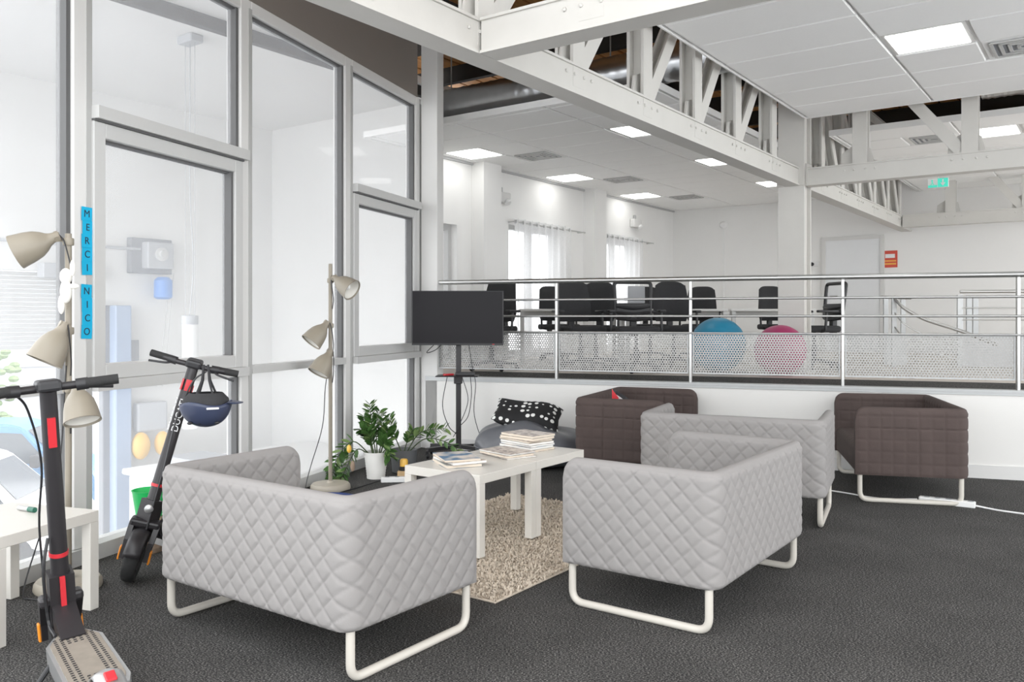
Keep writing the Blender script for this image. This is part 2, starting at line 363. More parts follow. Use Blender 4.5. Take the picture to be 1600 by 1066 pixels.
# ---- window wall
YB = [-7.16, -5.73, -4.30, -2.865, -1.432, -0.02]
XI, XO = -0.07, -0.19
TOP = 3.58; SILL = 0.97; TRANS = 2.47
wall_up = MB(); wall_up.box(XO, XI-0.02, -9.5, 0.0, TOP, ROOF); struct(wall_up.build('wall_window', 'taupe', None, None, K, WA))
struct(MB().box(XO, XI+0.02, -9.5, 0.0, 0.0, 0.085).build('baseboard_window', 'alu', None, None, K, WA))
for i in range(5):
    y0, y1 = YB[i]+0.06, YB[i+1]-0.06; sash = i in (2, 4)
    w = sroot('window_%d' % (i+1), K, WA)
    # mullion at far side, header, transoms
    MB().bevbox(XO, XI, y1, y1+0.12, 0.085, TOP, 0.006, 1).build('mullion', 'white_paint', w)
    MB().box(XO+0.03, XI+0.004, y1+0.085, y1+0.124, 0.085, TOP-0.06).build('mullion_cover', 'alu_grey', w)
    if i == 0: MB().bevbox(XO, XI, y0-0.12, y0, 0.085, TOP, 0.006, 1).build('mullion', 'white_paint', w)
    MB().bevbox(XO, XI, y0, y1, TOP-0.09, TOP, 0.005, 1).build('header', 'white_paint', w)
    MB().box(XO+0.02, XI+0.01, y0, y1, SILL-0.035, SILL+0.02).build('sill', 'alu', w)
    # black gaskets on the far edge of each pane
    MB().box(XO+0.03, XI-0.02, y1-0.028, y1, SILL+0.02, TOP-0.09).build('gasket', 'gasket', w)
    MB().box(XO+0.03, XI-0.02, y1-0.022, y1, 0.085, SILL-0.035).build('gasket', 'gasket', w)
    MB().box(XO+0.03, XI-0.03, y0, y1, TOP-0.102, TOP-0.09).build('gasket', 'gasket', w)
    MB().box(-0.137, -0.131, y0, y1, 0.085, SILL-0.03).build('pane', 'glass', w)
    if sash:
        MB().box(XO+0.02, XI+0.055, y0, y1+0.03, TRANS-0.04, TRANS+0.03).build('transom', 'alu', w)
        MB().box(XO+0.02, XI+0.03, y0, y1, TRANS-0.052, TRANS-0.04).build('gasket', 'gasket', w)
        MB().box(-0.137, -0.131, y0, y1, TRANS+0.02, TOP-0.09).build('pane', 'glass', w)
        f = 0.085
        s_ = MB(); z0, z1 = SILL+0.02, TRANS-0.052
        s_.bevbox(XO+0.03, XI+0.02, y0, y0+f, z0, z1, 0.004, 1); s_.bevbox(XO+0.03, XI+0.02, y1-f, y1, z0, z1, 0.004, 1)
        s_.bevbox(XO+0.03, XI+0.02, y0+f, y1-f, z0, z0+f, 0.004, 1); s_.bevbox(XO+0.03, XI+0.02, y0+f, y1-f, z1-f, z1, 0.004, 1)
        so = s_.build('sash', 'alu', w)
        g_ = MB(); g_.box(XO+0.05, XI+0.0, y1-f-0.022, y1-f, z0+f, z1-f); g_.box(XO+0.05, XI-0.02, y0+f, y1-f, z1-f-0.012, z1-f)
        g_.build('gasket', 'gasket', so)
        MB().box(-0.128, -0.122, y0+f, y1-f, z0+f, z1-f).build('pane', 'glass', so)
        MB().box(XO+0.02, XI+0.05, y0, y1+0.03, SILL-0.04, SILL+0.02).build('sill_ledge', 'alu', w)
    else:
        MB().box(-0.137, -0.131, y0, y1, SILL+0.02, TOP-0.09).build('pane', 'glass', w)

# ---- far room (mezzanine) walls in roof-grid frame
BL, AB = -7.5, 16.16
wl = sroot('wall_left', (0,0,0), GA)
# window openings in the left wall: (a0, a1, z0, z1)
opens = [(8.55, 9.12, MEZ+0.05, 2.62), (10.35, 11.8, MEZ+0.05, 2.75), (13.12, 14.5, MEZ+0.05, 2.75)]
wb = MB(); last = 8.2+0.5
for a0, a1, z0, z1 in opens:
    if a0 > last: wb.box(BL-0.25, BL, last, a0, MEZ-0.3, CEIL+0.3)
    wb.box(BL-0.25, BL, a0, a1, z1, CEIL+0.3); wb.box(BL-0.25, BL, a0, a1, MEZ-0.3, z0); last = a1
wb.box(BL-0.25, BL, last, AB+0.2, MEZ-0.3, CEIL+0.3); wb.build('wall_face', 'white_wall', wl)
for a0 in (9.45, 12.55):
    MB().box(BL, BL+0.22, a0, a0+0.42, MEZ, CEIL).build('pilaster', 'white_wall', wl)
MB().box(BL, BL+0.03, 8.75, AB, CEIL-0.05, CEIL).build('ceiling_shadow_trim', 'vent_grey', wl)
for k, (a0, a1, z0, z1) in enumerate(opens):
    w = sroot('window_%d' % (k+6), (0,0,0), GA); t = 0.07
    f_ = MB(); f_.box(BL-0.2, BL-0.1, a0, a0+t, z0, z1); f_.box(BL-0.2, BL-0.1, a1-t, a1, z0, z1)
    f_.box(BL-0.2, BL-0.1, a0+t, a1-t, z0, z0+t); f_.box(BL-0.2, BL-0.1, a0+t, a1-t, z1-t, z1)
    if k: f_.box(BL-0.2, BL-0.1, (a0+a1)/2-0.04, (a0+a1)/2+0.04, z0+t, z1-t)
    f_.build('window_frame', 'alu', w)
    MB().box(BL-0.153, BL-0.147, a0+t, a1-t, z0+t, z1-t).build('pane', 'clear_glass', w)
wbk = sroot('wall_back', (0,0,0), GA)
MB().box(BL-0.25, 4.5, AB, AB+0.2, MEZ-0.3, CEIL+1.2).build('wall_face', 'white_wall', wbk)
MB().box(BL, 4.5, AB-0.015, AB, MEZ, MEZ+0.1).build('baseboard', 'white_paint', wbk)
# door on the back wall
def ray_back(px):      # b on the back wall for an image column
    u = (px-800)/1320; s, c = math.sin(-GA), math.cos(-GA)
    return (u*c*AB - s*AB)/(c + u*s)
d0, d1 = ray_back(1291), ray_back(1376)
dr = sroot('door_1', (0,0,0), GA)
MB().box(d0, d1, AB-0.03, AB-0.004, MEZ, 2.74).build('door_leaf', 'door', dr)
f_ = MB(); f_.box(d0-0.07, d0, AB-0.05, AB-0.002, MEZ, 2.81); f_.box(d1, d1+0.07, AB-0.05, AB-0.002, MEZ, 2.81); f_.box(d0, d1, AB-0.05, AB-0.002, 2.74, 2.81)
f_.build('door_frame', 'white_paint', dr)
h_ = MB(); h_.tube([(d0+0.09, AB-0.03, 1.72), (d0+0.09, AB-0.08, 1.72), (d0+0.22, AB-0.08, 1.72)], 0.011, 8); h_.build('door_handle', 'steel', dr, 40)

# ---- ceilings: tiles in the grid frame
TW, TL = 1.25, 0.61
tile_me = MB().bevbox(0.012, TW-0.012, 0.010, TL-0.010, -0.012, 0.012, 0.006, 1).mesh('ceiling_tile', M['tile'])
lights, vents = [], []
def ceil_slot(px, py):
    Y = (CEIL-CAMZ)*1320/(495-py); X = (px-800)/1320*Y
    return (X*math.cos(GA)+Y*math.sin(GA), -X*math.sin(GA)+Y*math.cos(GA))   # b, a
def ceiling(name, b0, b1, a0, a1, boff, aoff, lpx, vpx):
    r = sroot(name, (0,0,0), GA)
    MB().box(b0, b1, a0, a1, CEIL+0.004, CEIL+0.03).build('ceiling_back', 'grid_bar', r)
    e = MB(); e.box(b0-0.015, b0, a0, a1, CEIL-0.02, CEIL+0.05); e.box(b1, b1+0.015, a0, a1, CEIL-0.02, CEIL+0.05)
    e.box(b0, b1, a0-0.015, a0, CEIL-0.02, CEIL+0.05); e.box(b0, b1, a1, a1+0.015, CEIL-0.02, CEIL+0.05); e.build('edge_trim', 'grid_bar', r)
    def slots(qs):
        return {(math.floor((ceil_slot(*q)[0]-boff)/TW), math.floor((ceil_slot(*q)[1]-aoff)/TL)): math.floor((ceil_slot(*q)[0]-boff)/(TW/2)) % 2 for q in qs}
    ls, vs = slots(lpx), slots(vpx)
    i0, i1 = math.floor((b0-boff)/TW+1e-6), math.ceil((b1-boff)/TW-1e-6); j0, j1 = math.floor((a0-aoff)/TL+1e-6), math.ceil((a1-aoff)/TL-1e-6)
    for i in range(i0, i1):
        for j in range(j0, j1):
            x0, x1 = max(b0, boff+i*TW), min(b1, boff+(i+1)*TW); y0, y1 = max(a0, aoff+j*TL), min(a1, aoff+(j+1)*TL)
            if x1-x0 < 0.06 or y1-y0 < 0.06: continue
            for d_, lst in ((ls, lights), (vs, vents)):
                if (i, j) in d_:
                    xm = (x0+x1)/2
                    if d_[(i, j)]: lst.append((xm, x1, y0, y1, name)); x1 = xm
                    else: lst.append((x0, xm, y0, y1, name)); x0 = xm
            if x1-x0 > TW-0.01 and y1-y0 > TL-0.01: link_mesh('ceiling_tile', tile_me, r, (x0, y0, CEIL-0.006))
            else: MB().bevbox(0.012, x1-x0-0.012, 0.01, y1-y0-0.01, -0.012, 0.012, 0.006, 1).build('ceiling_tile', 'tile', r, None, (x0, y0, CEIL-0.006))
ceiling('ceiling_far', BL, -3.6, 7.34, AB, BL+0.12, 7.44, [(738,241),(893,281),(1003,307),(980,204),(1105,253),(1198,288)], [(843,243),(978,281),(1075,309)])
ceiling('ceiling_near', -2.81, 3.4, 4.15, 9.48, -2.79, 4.0, [(1437,55)], [(1585,66)])
ceiling('ceiling_right', -2.85, 3.4, 10.58, AB, -2.79, 10.58, [(1527,206)], [(1437,218)])
WHERE = {'ceiling_far': 'the desks', 'ceiling_near': 'the sofas', 'ceiling_right': 'the stairwell'}
for k, (x0, x1, y0, y1, cn) in enumerate(lights):
    cx, cy = (x0+x1)/2, (y0+y1)/2; pz = G(cx, cy, CEIL)
    t = thing('ceiling_light', 'flush square white light panel in the tiled ceiling above '+WHERE[cn], 'ceiling light', pz, GA, 'ceiling light panels')
    w, l = (x1-x0)/2-0.02, (y1-y0)/2-0.015
    MB().box(-w, w, -l, l, -0.012, 0.003).build('light_frame', 'white_paint', t)
    MB().bevbox(-w+0.025, w-0.025, -l+0.025, l-0.025, -0.018, -0.010, 0.003, 1).build('diffuser', 'panel_light', t)
for k, (x0, x1, y0, y1, cn) in enumerate(vents):
    cx, cy = (x0+x1)/2, (y0+y1)/2; pz = G(cx, cy, CEIL)
    t = thing('ceiling_vent', 'square grey louvred air vent in the tiled ceiling above '+WHERE[cn], 'air vent', pz, GA, 'ceiling air vents')
    w, l = (x1-x0)/2-0.02, (y1-y0)/2-0.015
    MB().box(-w, w, -l, l, -0.012, 0.003).build('vent_tile', 'tile', t)
    MB().box(-0.24, 0.24, -0.22, 0.22, -0.016, -0.012).build('vent_back', 'grey_box', t)
    for q in range(4):
        r_ = 0.235-q*0.06; s_ = MB()
        for sx in (-1, 1):
            s_.box(sx*r_-0.012, sx*r_+0.012, -r_*0.92, r_*0.92, -0.026, -0.016); s_.box(-r_, r_, sx*r_*0.92-0.012, sx*r_*0.92+0.012, -0.026, -0.016)
        s_.build('louvre', 'alu', t)

# ---- roof deck above the trusses
rf = sroot('ceiling_roof', (0,0,0), GA)
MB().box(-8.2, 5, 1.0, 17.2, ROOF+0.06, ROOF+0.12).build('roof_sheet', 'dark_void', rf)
pl = MB().bevbox(-0.13, 0.13, 0, 16.0, 0, 0.035, 0.005, 1).mesh('roof_board', M['wood_deck'])
for k in range(44): link_mesh('roof_board', pl, rf, (-8.0+k*0.29, 1.1, ROOF+0.02))
for k in range(13):
    a0 = 1.6+k*1.22
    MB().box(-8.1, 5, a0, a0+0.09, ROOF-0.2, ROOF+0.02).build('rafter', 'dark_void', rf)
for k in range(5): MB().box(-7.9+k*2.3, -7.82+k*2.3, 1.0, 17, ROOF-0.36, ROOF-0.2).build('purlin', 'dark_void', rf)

# ---- trusses
TB = 2.82; CH = 0.2; TT = TB+1.35
def chord(mb, p, q, w, z0, h):
    # channel pair with a flange plate below
    mb.bar((*p, z0+h/2), (*q, z0+h/2), w-0.03, h-0.032); mb.bar((*p, z0+0.008), (*q, z0+0.008), w, 0.016); mb.bar((*p, z0+h-0.008), (*q, z0+h-0.008), w, 0.016)
def angle_member(mb, p, q, n):
    # two flat bars with a gap, across n (unit 2D normal of the truss plane)
    for s_ in (-1, 1):
        o = Vector((n[0], n[1], 0))*0.055*s_
        mb.bar(Vector(p)+o, Vector(q)+o, 0.016, 0.085, up=(n[1], -n[0], 0) if abs(p[2]-q[2]) > 0.2 else (0,0,1))
    d = (Vector(q)-Vector(p)); 
def truss(name, label, pts, along, rise, endpts):
    t = thing(name, label, 'roof truss', (0,0,0), GA)
    m = MB(); chord(m, endpts[0], endpts[1], 0.17, TB, CH); bc = m.build('bottom_chord', 'steel_white', t)
    m = MB(); chord(m, endpts[0], endpts[1], 0.17, TT, 0.16); m.build('top_chord', 'steel_white', t)
    n = (1, 0) if along == 'a' else (0, 1)
    def P(s_, z): return Vector((endpts[0][0], s_, z)) if along == 'a' else Vector((s_, endpts[0][1], z))
    bolts = MB()
    for i, s_ in enumerate(pts):
        m = MB()
        for k in (-1, 1):
            o = Vector((n[0], n[1], 0))*0.06*k; w = (0.11, 0.014) if along == 'a' else (0.014, 0.11)
            c = P(s_, 0)+o
            if along == 'a': m.box(c.x-0.012, c.x+0.012, c.y-0.075, c.y+0.075, TB+0.05, TT+0.1)
            else: m.box(c.x-0.075, c.x+0.075, c.y-0.012, c.y+0.012, TB+0.05, TT+0.1)
        if along == 'a': m.box(P(s_,0).x-0.05, P(s_,0).x+0.05, s_-0.012, s_+0.012, TB+0.05, TT+0.1)
        else: m.box(s_-0.012, s_+0.012, P(s_,0).y-0.05, P(s_,0).y+0.05, TB+0.05, TT+0.1)
        m.build('web_post', 'steel_white', t)
        g_ = MB(); c = P(s_, 0)
        if along == 'a': g_.prism([(-0.16,TB+0.1),(0.22,TB+0.1),(0.2,TB+0.33),(0.06,TB+0.42),(-0.1,TB+0.36)], -0.009, 0.009, Matrix(((0,0,1,c.x),(1,0,0,c.y),(0,1,0,0),(0,0,0,1))))
        else: g_.prism([(-0.22,TB+0.1),(0.16,TB+0.1),(0.1,TB+0.36),(-0.06,TB+0.42),(-0.2,TB+0.33)], -0.009, 0.009, Matrix(((1,0,0,c.x),(0,0,1,c.y),(0,1,0,0),(0,0,0,1))))
        g_.build('gusset', 'steel_white', t)
        if 0 <= i+1 < len(pts):
            s2 = pts[i+1]; m = MB()
            p_, q_ = (P(s_+0.05, TB+0.18), P(s2-0.05, TT+0.05)) if rise > 0 else (P(s_+0.05, TT+0.05), P(s2-0.05, TB+0.18))
            for k in (-1, 1):
                o = Vector((n[0], n[1], 0))*0.045*k
                m.bar(p_+o, q_+o, 0.02, 0.12, up=(0,0,1))
            m.bar(p_, q_, 0.08, 0.016)
            m.build('web_diagonal', 'steel_white', t)
        for dz in (0.07, 0.13):
            for ds in (-0.16, -0.06, 0.06, 0.16):
                c = P(s_+ds, TB+dz)
                for k in (-1, 1):
                    mm = Matrix.Translation(c+Vector((n[0], n[1], 0))*0.072*k) @ aim((n[0]*k, n[1]*k, 0))
                    if dz == 0.13: bolts.lathe([(0.012, 0), (0.012, 0.008), (0.006, 0.012)], 6, mm)
    bolts.build('bolts', 'steel_white', bc)['kind'] = 'stuff'
    return t
BM = -3.005
truss('main_roof_truss', 'long white steel roof truss running from window side to the column', [1.9, 2.86, 3.83, 4.85, 5.87, 6.83, 7.77, 8.8], 'a', 1, [(BM, 1.0), (BM, 9.63)])
truss('rear_roof_truss', 'white steel roof truss running on from the column to the far room', [10.6, 11.5, 12.4, 13.3, 14.2, 15.1], 'a', -1, [(BM, 9.91), (BM, 15.95)])
truss('cross_roof_truss', 'white steel cross truss meeting the long truss in front of the tiled ceiling', [-2.2, -1.15, -0.1, 0.95], 'b', 1, [(BM+0.09, 3.83), (3.2, 3.83)])
truss('cross_roof_truss', 'white steel cross truss fixed to the column above the mezzanine', [-2.3, -1.235, -0.17, 0.9], 'b', -1, [(BM+0.15, 9.77), (3.2, 9.77)])
truss('cross_roof_truss', 'white steel cross truss in front of the far back wall', [-2.2, -1.14, -0.08, 0.98], 'b', -1, [(BM+0.09, 15.2), (3.2, 15.2)])
# column (H-section look: two flanges and web)
c = thing('steel_column', 'white steel column standing behind the railing', 'column', G(BM-0.02, 9.77, MEZ), GA)
m = MB(); m.bevbox(-0.15, 0.15, -0.13, -0.11, 0, ROOF-MEZ-0.4, 0.003, 1); m.bevbox(-0.15, 0.15, 0.11, 0.13, 0, ROOF-MEZ-0.4, 0.003, 1); m.bevbox(-0.11, 0.11, -0.11, 0.11, 0, ROOF-MEZ-0.4, 0.003, 1); m.build('shaft', 'steel_white', c)
MB().bevbox(-0.18, 0.18, -0.17, 0.17, 0, 0.02, 0.004, 1).build('base_plate', 'steel_white', c)
m = MB(); m.box(-0.155, 0.155, -0.16, -0.13, TB-MEZ, TB-MEZ+0.25); m.box(0.15, 0.17, -0.1, 0.1, TB-MEZ, TB-MEZ+0.25); m.build('bracket', 'steel_white', c)

# duct above the far ceiling edge
m = MB(); n = 150; pts = []; rs = []
for k in range(n+1):
    pts.append((-6.6+k*(4.9/n), 7.56, 3.80)); rs.append(0.178 + (0.006 if k % 4 == 0 else 0.0))
t = thing('air_duct', 'shiny ribbed round metal air duct above the ceiling edge', 'duct', (0,0,0), GA)
m.tube(pts, rs, 20).build('duct_pipe', 'duct', t, 30)
for k in range(5):
    b_ = -6.3+k*1.05; MB().tube([(b_, 7.56, 3.98), (b_, 7.56, ROOF-0.1)], 0.008, 6).build('hanger_rod', 'steel', t)
t = thing('foil_duct', 'crumpled foil flexible duct in the roof gap behind the cross truss', 'duct', (0,0,0), GA)
pts = [(-1.2+k*0.03, 10.35, 3.86) for k in range(60)]
MB().tube(pts, [0.17+0.015*random.random() for _ in pts], 14).build('duct_pipe', 'duct', t)

# ============================================================ OUTSIDE HALL
HA, HB, HZ = 9.37, -11.8, 4.53; GZ = -3.5
hl = sroot('wall_hall', (0,0,0), GA)
m = MB(); m.box(HB-0.25, HB, 6.41, HA+0.25, GZ, HZ); m.box(HB-0.25, HB, 3.2, 6.41, 1.96, HZ); m.build('wall_face', 'hall_wall', hl)
m = MB(); m.box(HB, BL-0.26, HA, HA+0.25, GZ, HZ); m.build('wall_face', 'hall_wall', hl)
m = MB(); q = [G(HB, HA), G(BL-0.27, HA), G(BL-0.27, HA-0.6), Wp(-2.0, -0.8), Wp(-2.2, -5.0), G(HB, 3.2)]
m.prism([(v.x, v.y) for v in q], HZ, HZ+0.1); struct(m.build('ceiling_hall', 'hall_wall'))  # stops short of the windows; unseen gap added to let sky light in
m = MB(); m.box(-40, 12, -6, 45, GZ-0.2, GZ); struct(m.build('ground', 'asphalt'))
# shutter in the opening
t = thing('roller_shutter', 'half lowered pale roller shutter with thin slats outside the windows', 'shutter', G(HB-0.12, 3.3, 0), GA)
sl = MB().bevbox(-0.012, 0.012, 0, 3.05, -0.026, 0.026, 0.008, 2).mesh('slat', M['alu'])
for k in range(18): link_mesh('slat', sl, t, (0, 0, 0.93+k*0.058))
# door drive
t = thing('shutter_motor', 'wall mounted shutter drive with grey box and blue motor', 'motor', G(HB, 7.08, 0), GA)
MB().bevbox(0, 0.12, -0.33, 0.33, 1.98, 2.50, 0.01, 1).build('back_plate', 'grey_box', t)
MB().bevbox(0.1, 0.28, -0.16, 0.26, 2.05, 2.44, 0.02, 2).build('gear_box', 'mid_grey', t)
m = MB(); m.lathe([(0.1, 0), (0.1, 0.03), (0.06, 0.04), (0.05, 0.07)], 20, Matrix.Translation((0.28, 0.05, 2.26)) @ aim((1,0,0))); m.build('pulley', 'alu', t, 40)
m = MB(); m.lathe([(0.09, 1.72), (0.13, 1.75), (0.13, 2.0), (0.08, 2.05)], 20, Matrix.Translation((0.2, 0.13, -0.12))); m.build('motor_housing', 'motor_blue', t, 40)
MB().tube([(0.14, -3.6, 2.33), (0.14, -0.2, 2.33)], 0.022, 8).build('drive_shaft', 'mid_grey', t)
MB().bevbox(0.02, 0.2, -1.6, -0.75, 1.86, 2.06, 0.01, 1).build('shaft_housing', 'mid_grey', t)
m = MB(); m.bevbox(0.04, 0.24, -1.25, -1.05, 2.2, 2.46, 0.03, 2); m.build('shaft_bearing', 'grey_box', t)
m = MB(); m.tube(curve_pts([(0.2, 0.3, 2.0), (0.2, 0.2, 1.0), (0.2, 0.12, 0.3)]), 0.008, 6); m.tube(curve_pts([(0.2, 0.2, 1.6), (0.2, 0.12, 0.9), (0.2, 0.02, 0.3)]), 0.008, 6); m.build('pull_chain', 'alu', t)
t = thing('lift_post', 'pale blue steel car lift post beside the shutter opening', 'post', G(HB+0.02, 6.32, GZ), GA)
MB().bevbox(0, 0.12, 0.0, 0.14, 0, 5.0, 0.01, 1).build('rear_channel', 'grey_box', t)
MB().bevbox(0.03, 0.28, 0.10, 0.34, 0, 5.0, 0.015, 1).build('post_body', 'lift_blue', t)
MB().bevbox(0.05, 0.2, 0.34, 0.5, 4.2, 4.5, 0.01, 1).build('switch_box', 'grey_box', t)
# pendant tube lamp
def at(px, py, Y): return Vector(((px-800)/1320*Y, Y, CAMZ+(495-py)*Y/1320))
pt = at(297, 118, 9.6); pt.z = HZ
t = thing('pendant_lamp', 'white tube pendant lamp hanging on thin wires in the hall', 'lamp', pt, GA)
zt = CAMZ-0.02-HZ
MB().bevbox(-0.14, 0.14, -0.08, 0.08, -0.09, 0, 0.01, 1).build('ceiling_rose', 'mid_grey', t)
m = MB()
for dx in (-0.09, 0.09): m.tube([(dx, 0, -0.08), (dx, 0, zt+0.02)], 0.004, 6)
m.tube(curve_pts([(0, 0, -0.08), (0.0, 0, zt*0.55), (0.03, 0.02, zt*0.8), (-0.01, 0, zt)]), 0.006, 6); m.build('suspension_wire', 'mid_grey', t)
MB().lathe([(0.085, zt-0.07), (0.09, zt-0.06), (0.09, zt+0.03), (0.02, zt+0.04)], 20).build('lamp_cap', 'mid_grey', t, 40)
MB().lathe([(0.08, zt-1.25), (0.085, zt-1.24), (0.085, zt-0.07)], 20).build('tube', 'cord_white', t, 40)
# low white roof in the hall, wall dispensers
t = thing('site_cabin', 'low white flat roofed cabin inside the outside hall', 'cabin', G(-9.2, 7.75, GZ), GA)
MB().bevbox(-1.6, 1.25, -1.55, 1.55, 0, 2.72, 0.03, 1).build('cabin_body', 'hall_wall', t)
MB().bevbox(-1.68, 1.3, -1.6, 1.58, 2.72, 2.8, 0.02, 1).build('cabin_roof', 'hall_wall', t)
m = MB(); m.bevbox(-1.3, -0.2, -1.2, -0.6, 2.8, 2.95, 0.02, 1); m.build('roof_unit', 'mid_grey', t)
t = thing('soap_dispenser', 'grey wall dispenser with yellow containers seen through the lower pane', 'dispenser', at(236, 672, 12.5), GA)
MB().bevbox(-0.02, 0.12, -0.28, 0.2, 0.0, 0.42, 0.03, 2).build('dispenser_body', 'mid_grey', t)
MB().ell((0.1, 0.12, -0.2), (0.1, 0.12, 0.18)).build('container', 'yellow', t, 60)
MB().ell((0.1, -0.22, -0.2), (0.1, 0.14, 0.2)).build('container', 'yellow', t, 60)
# street beyond the shutter: facade, bush, vehicles
t = thing('facade', 'plain grey building facade across the street behind the vehicles', 'building', (-17, 27, GZ), R(30))
MB().box(-9, 9, 0, 0.4, 0, 9).build('facade_wall', 'facade', t)
MB().box(-9, 9, -0.06, 0, 3.2, 3.35).build('facade_band', 'mid_grey', t)
t = thing('street_bush', 'small green bush in front of the grey facade', 'bush', (-14.7, 24, GZ), 0)
m = MB()
for k in range(90):
    a = random.random()*6.28; zz = random.random()*3.9; r_ = 0.75*math.sqrt(random.random())*(1-0.4*abs(zz/2-1))
    m.ell((r_*math.cos(a), r_*math.sin(a), zz), (0.16, 0.16, 0.1), 6, 4)
m.build('foliage', 'leaf_pale', t)
def vehicle(name, label, body, loc, rz, H, Lh, text=None):
    t = thing(name, label, 'van', loc, rz)
    s = H/2.0
    prof = [(-2.4, 0.35*s), (-2.45, 1.1*s), (-2.38, 1.85*s), (-2.2, 2.0*s), (0.55, 2.0*s), (0.85, 1.92*s), (1.62, 1.22*s), (2.35, 1.02*s), (2.5, 0.8*s), (2.5, 0.38*s)]
    T = Matrix(((1,0,0,0),(0,0,-1,0),(0,1,0,0),(0,0,0,1)))
    bm = bmesh.new(); vs0 = []; vs1 = []
    for x, z in prof:
        k = 0.92 if z < 1.15*s else 0.92-0.16*(z-1.15*s)/(0.85*s)
        vs0.append(bm.verts.new((x, -k, z))); vs1.append(bm.verts.new((x, k, z)))
    bm.faces.new(vs0); bm.faces.new(list(reversed(vs1))); n_ = len(prof)
    for i in range(n_): bm.faces.new((vs0[i], vs1[i], vs1[(i+1) % n_], vs0[(i+1) % n_]))
    bmesh.ops.recalc_face_normals(bm, faces=bm.faces[:])
    bmesh.ops.bevel(bm, geom=bm.edges[:], offset=0.05, segments=2, affect='EDGES')
    me = bpy.data.meshes.new('body'); bm.to_mesh(me); bm.free(); me.materials.append(M[body]); me.shade_smooth(); me.set_sharp_from_angle(angle=R(35))
    link_mesh('body', me, t)
    for sd in (-1, 1):
        def side(x, z): 
            k = 0.92-0.16*(z-1.15*s)/(0.85*s) if z > 1.15*s else 0.92
            return (x, sd*(k+0.006), z)
        for poly in ([(0.2, 1.18*s), (1.45, 1.2*s), (0.85, 1.8*s), (0.2, 1.84*s)], [(-0.9, 1.18*s), (0.1, 1.18*s), (0.1, 1.84*s), (-0.9, 1.84*s)], [(-2.1, 1.2*s), (-1.0, 1.18*s), (-1.0, 1.84*s), (-2.05, 1.82*s)]):
            w_ = MB(); w_.add([side(*p_) for p_ in poly], [(0,1,2,3) if sd < 0 else (3,2,1,0)]); w_.build('side_window', 'car_glass', t)
        MB().bevbox(1.1, 1.3, sd*1.0-0.1, sd*1.0+0.1, 1.12*s, 1.38*s, 0.03, 2).build('wing_mirror', 'black', t)
        for wx in (-1.55, 1.62):
            mm = Matrix.Translation((wx, sd*0.84, 0.33)) @ aim((0, sd, 0))
            w_ = MB(); w_.lathe([(0.2, -0.1), (0.32, -0.1), (0.335, -0.06), (0.335, 0.06), (0.32, 0.1), (0.21, 0.1)], 24, mm); wo = w_.build('wheel', 'rubber', t, 40)
            h_ = MB(); h_.lathe([(0.21, 0.085), (0.2, 0.1), (0.08, 0.095), (0.06, 0.115), (0.001, 0.12)], 24, mm); h_.build('hubcap', 'silver', wo, 40)
    w_ = MB(); w_.add([(0.95, -0.66, 1.86*s), (0.95, 0.66, 1.86*s), (1.6, 0.78, 1.27*s), (1.6, -0.78, 1.27*s)], [(0,1,2,3)])
    w_.build('windscreen', 'car_glass', t)
    if text:
        link_mesh('lettering', text_mesh(text, 0.2, 'black'), t, (0.25, -0.932, 1.02*s), rot=(PI/2, 0, 0))
    return t
vehicle('delivery_van', 'white van parked outside beyond the shutter opening', 'car_white', (-11.1, 16.6, GZ), R(8), 2.15, 1, 'TRANSIT')
vehicle('parked_van', 'blue van parked outside behind the white van', 'car_blue', (-12.6, 20.6, GZ), R(12), 2.3, 1)

# ============================================================ RAILING
rl = thing('railing', 'stainless steel railing with perforated panels on top of the half wall', 'railing', Wp(0, 0.05, 0), WA)
t0 = (4.631)/0.947; PX = []
for tt in (4.631, 3.428, 2.211, 0.968, -0.31, -1.55):
    p_ = Vector((3.85-tt, 7.03+0.3386*tt, 0)) - K; PX.append(p_.x*math.cos(-WA)-p_.y*math.sin(-WA))
m = MB().tube([(PX[0]-0.06, 0, 1.69), (PX[-1]+2, 0, 1.69)], 0.024, 14); m.build('handrail', 'steel', rl, 40)
for x in PX:
    MB().bevbox(x-0.012, x+0.012, -0.03, 0.03, 0.70, 1.668, 0.004, 1).build('baluster', 'steel', rl)
for z in (1.505, 1.345):
    MB().tube([(PX[0], -0.03, z), (PX[-1]+2, -0.03, z)], 0.011, 10).build('mid_rail', 'steel', rl, 40)
MB().tube([(PX[0], -0.03, 1.19), (PX[-1]+2, -0.03, 1.19)], 0.009, 10).build('mid_rail', 'steel', rl, 40)
for i in range(5):
    x0, x1 = PX[i]+0.03, PX[i+1]-0.03
    pn = MB().box(-(x1-x0)/2, (x1-x0)/2, -0.001, 0.001, -0.175, 0.175).build('perforated_panel', 'perforated', rl, None, ((x0+x1)/2, 0.0, 1.0))
    f_ = MB(); L2 = (x1-x0)/2
    f_.box(-L2, L2, -0.008, 0.008, 0.175, 0.187); f_.box(-L2, L2, -0.008, 0.008, -0.187, -0.175); f_.box(-L2-0.01, -L2, -0.008, 0.008, -0.187, 0.187); f_.box(L2, L2+0.01, -0.008, 0.008, -0.187, 0.187)
    f_.build('panel_frame', 'steel_dull', pn)

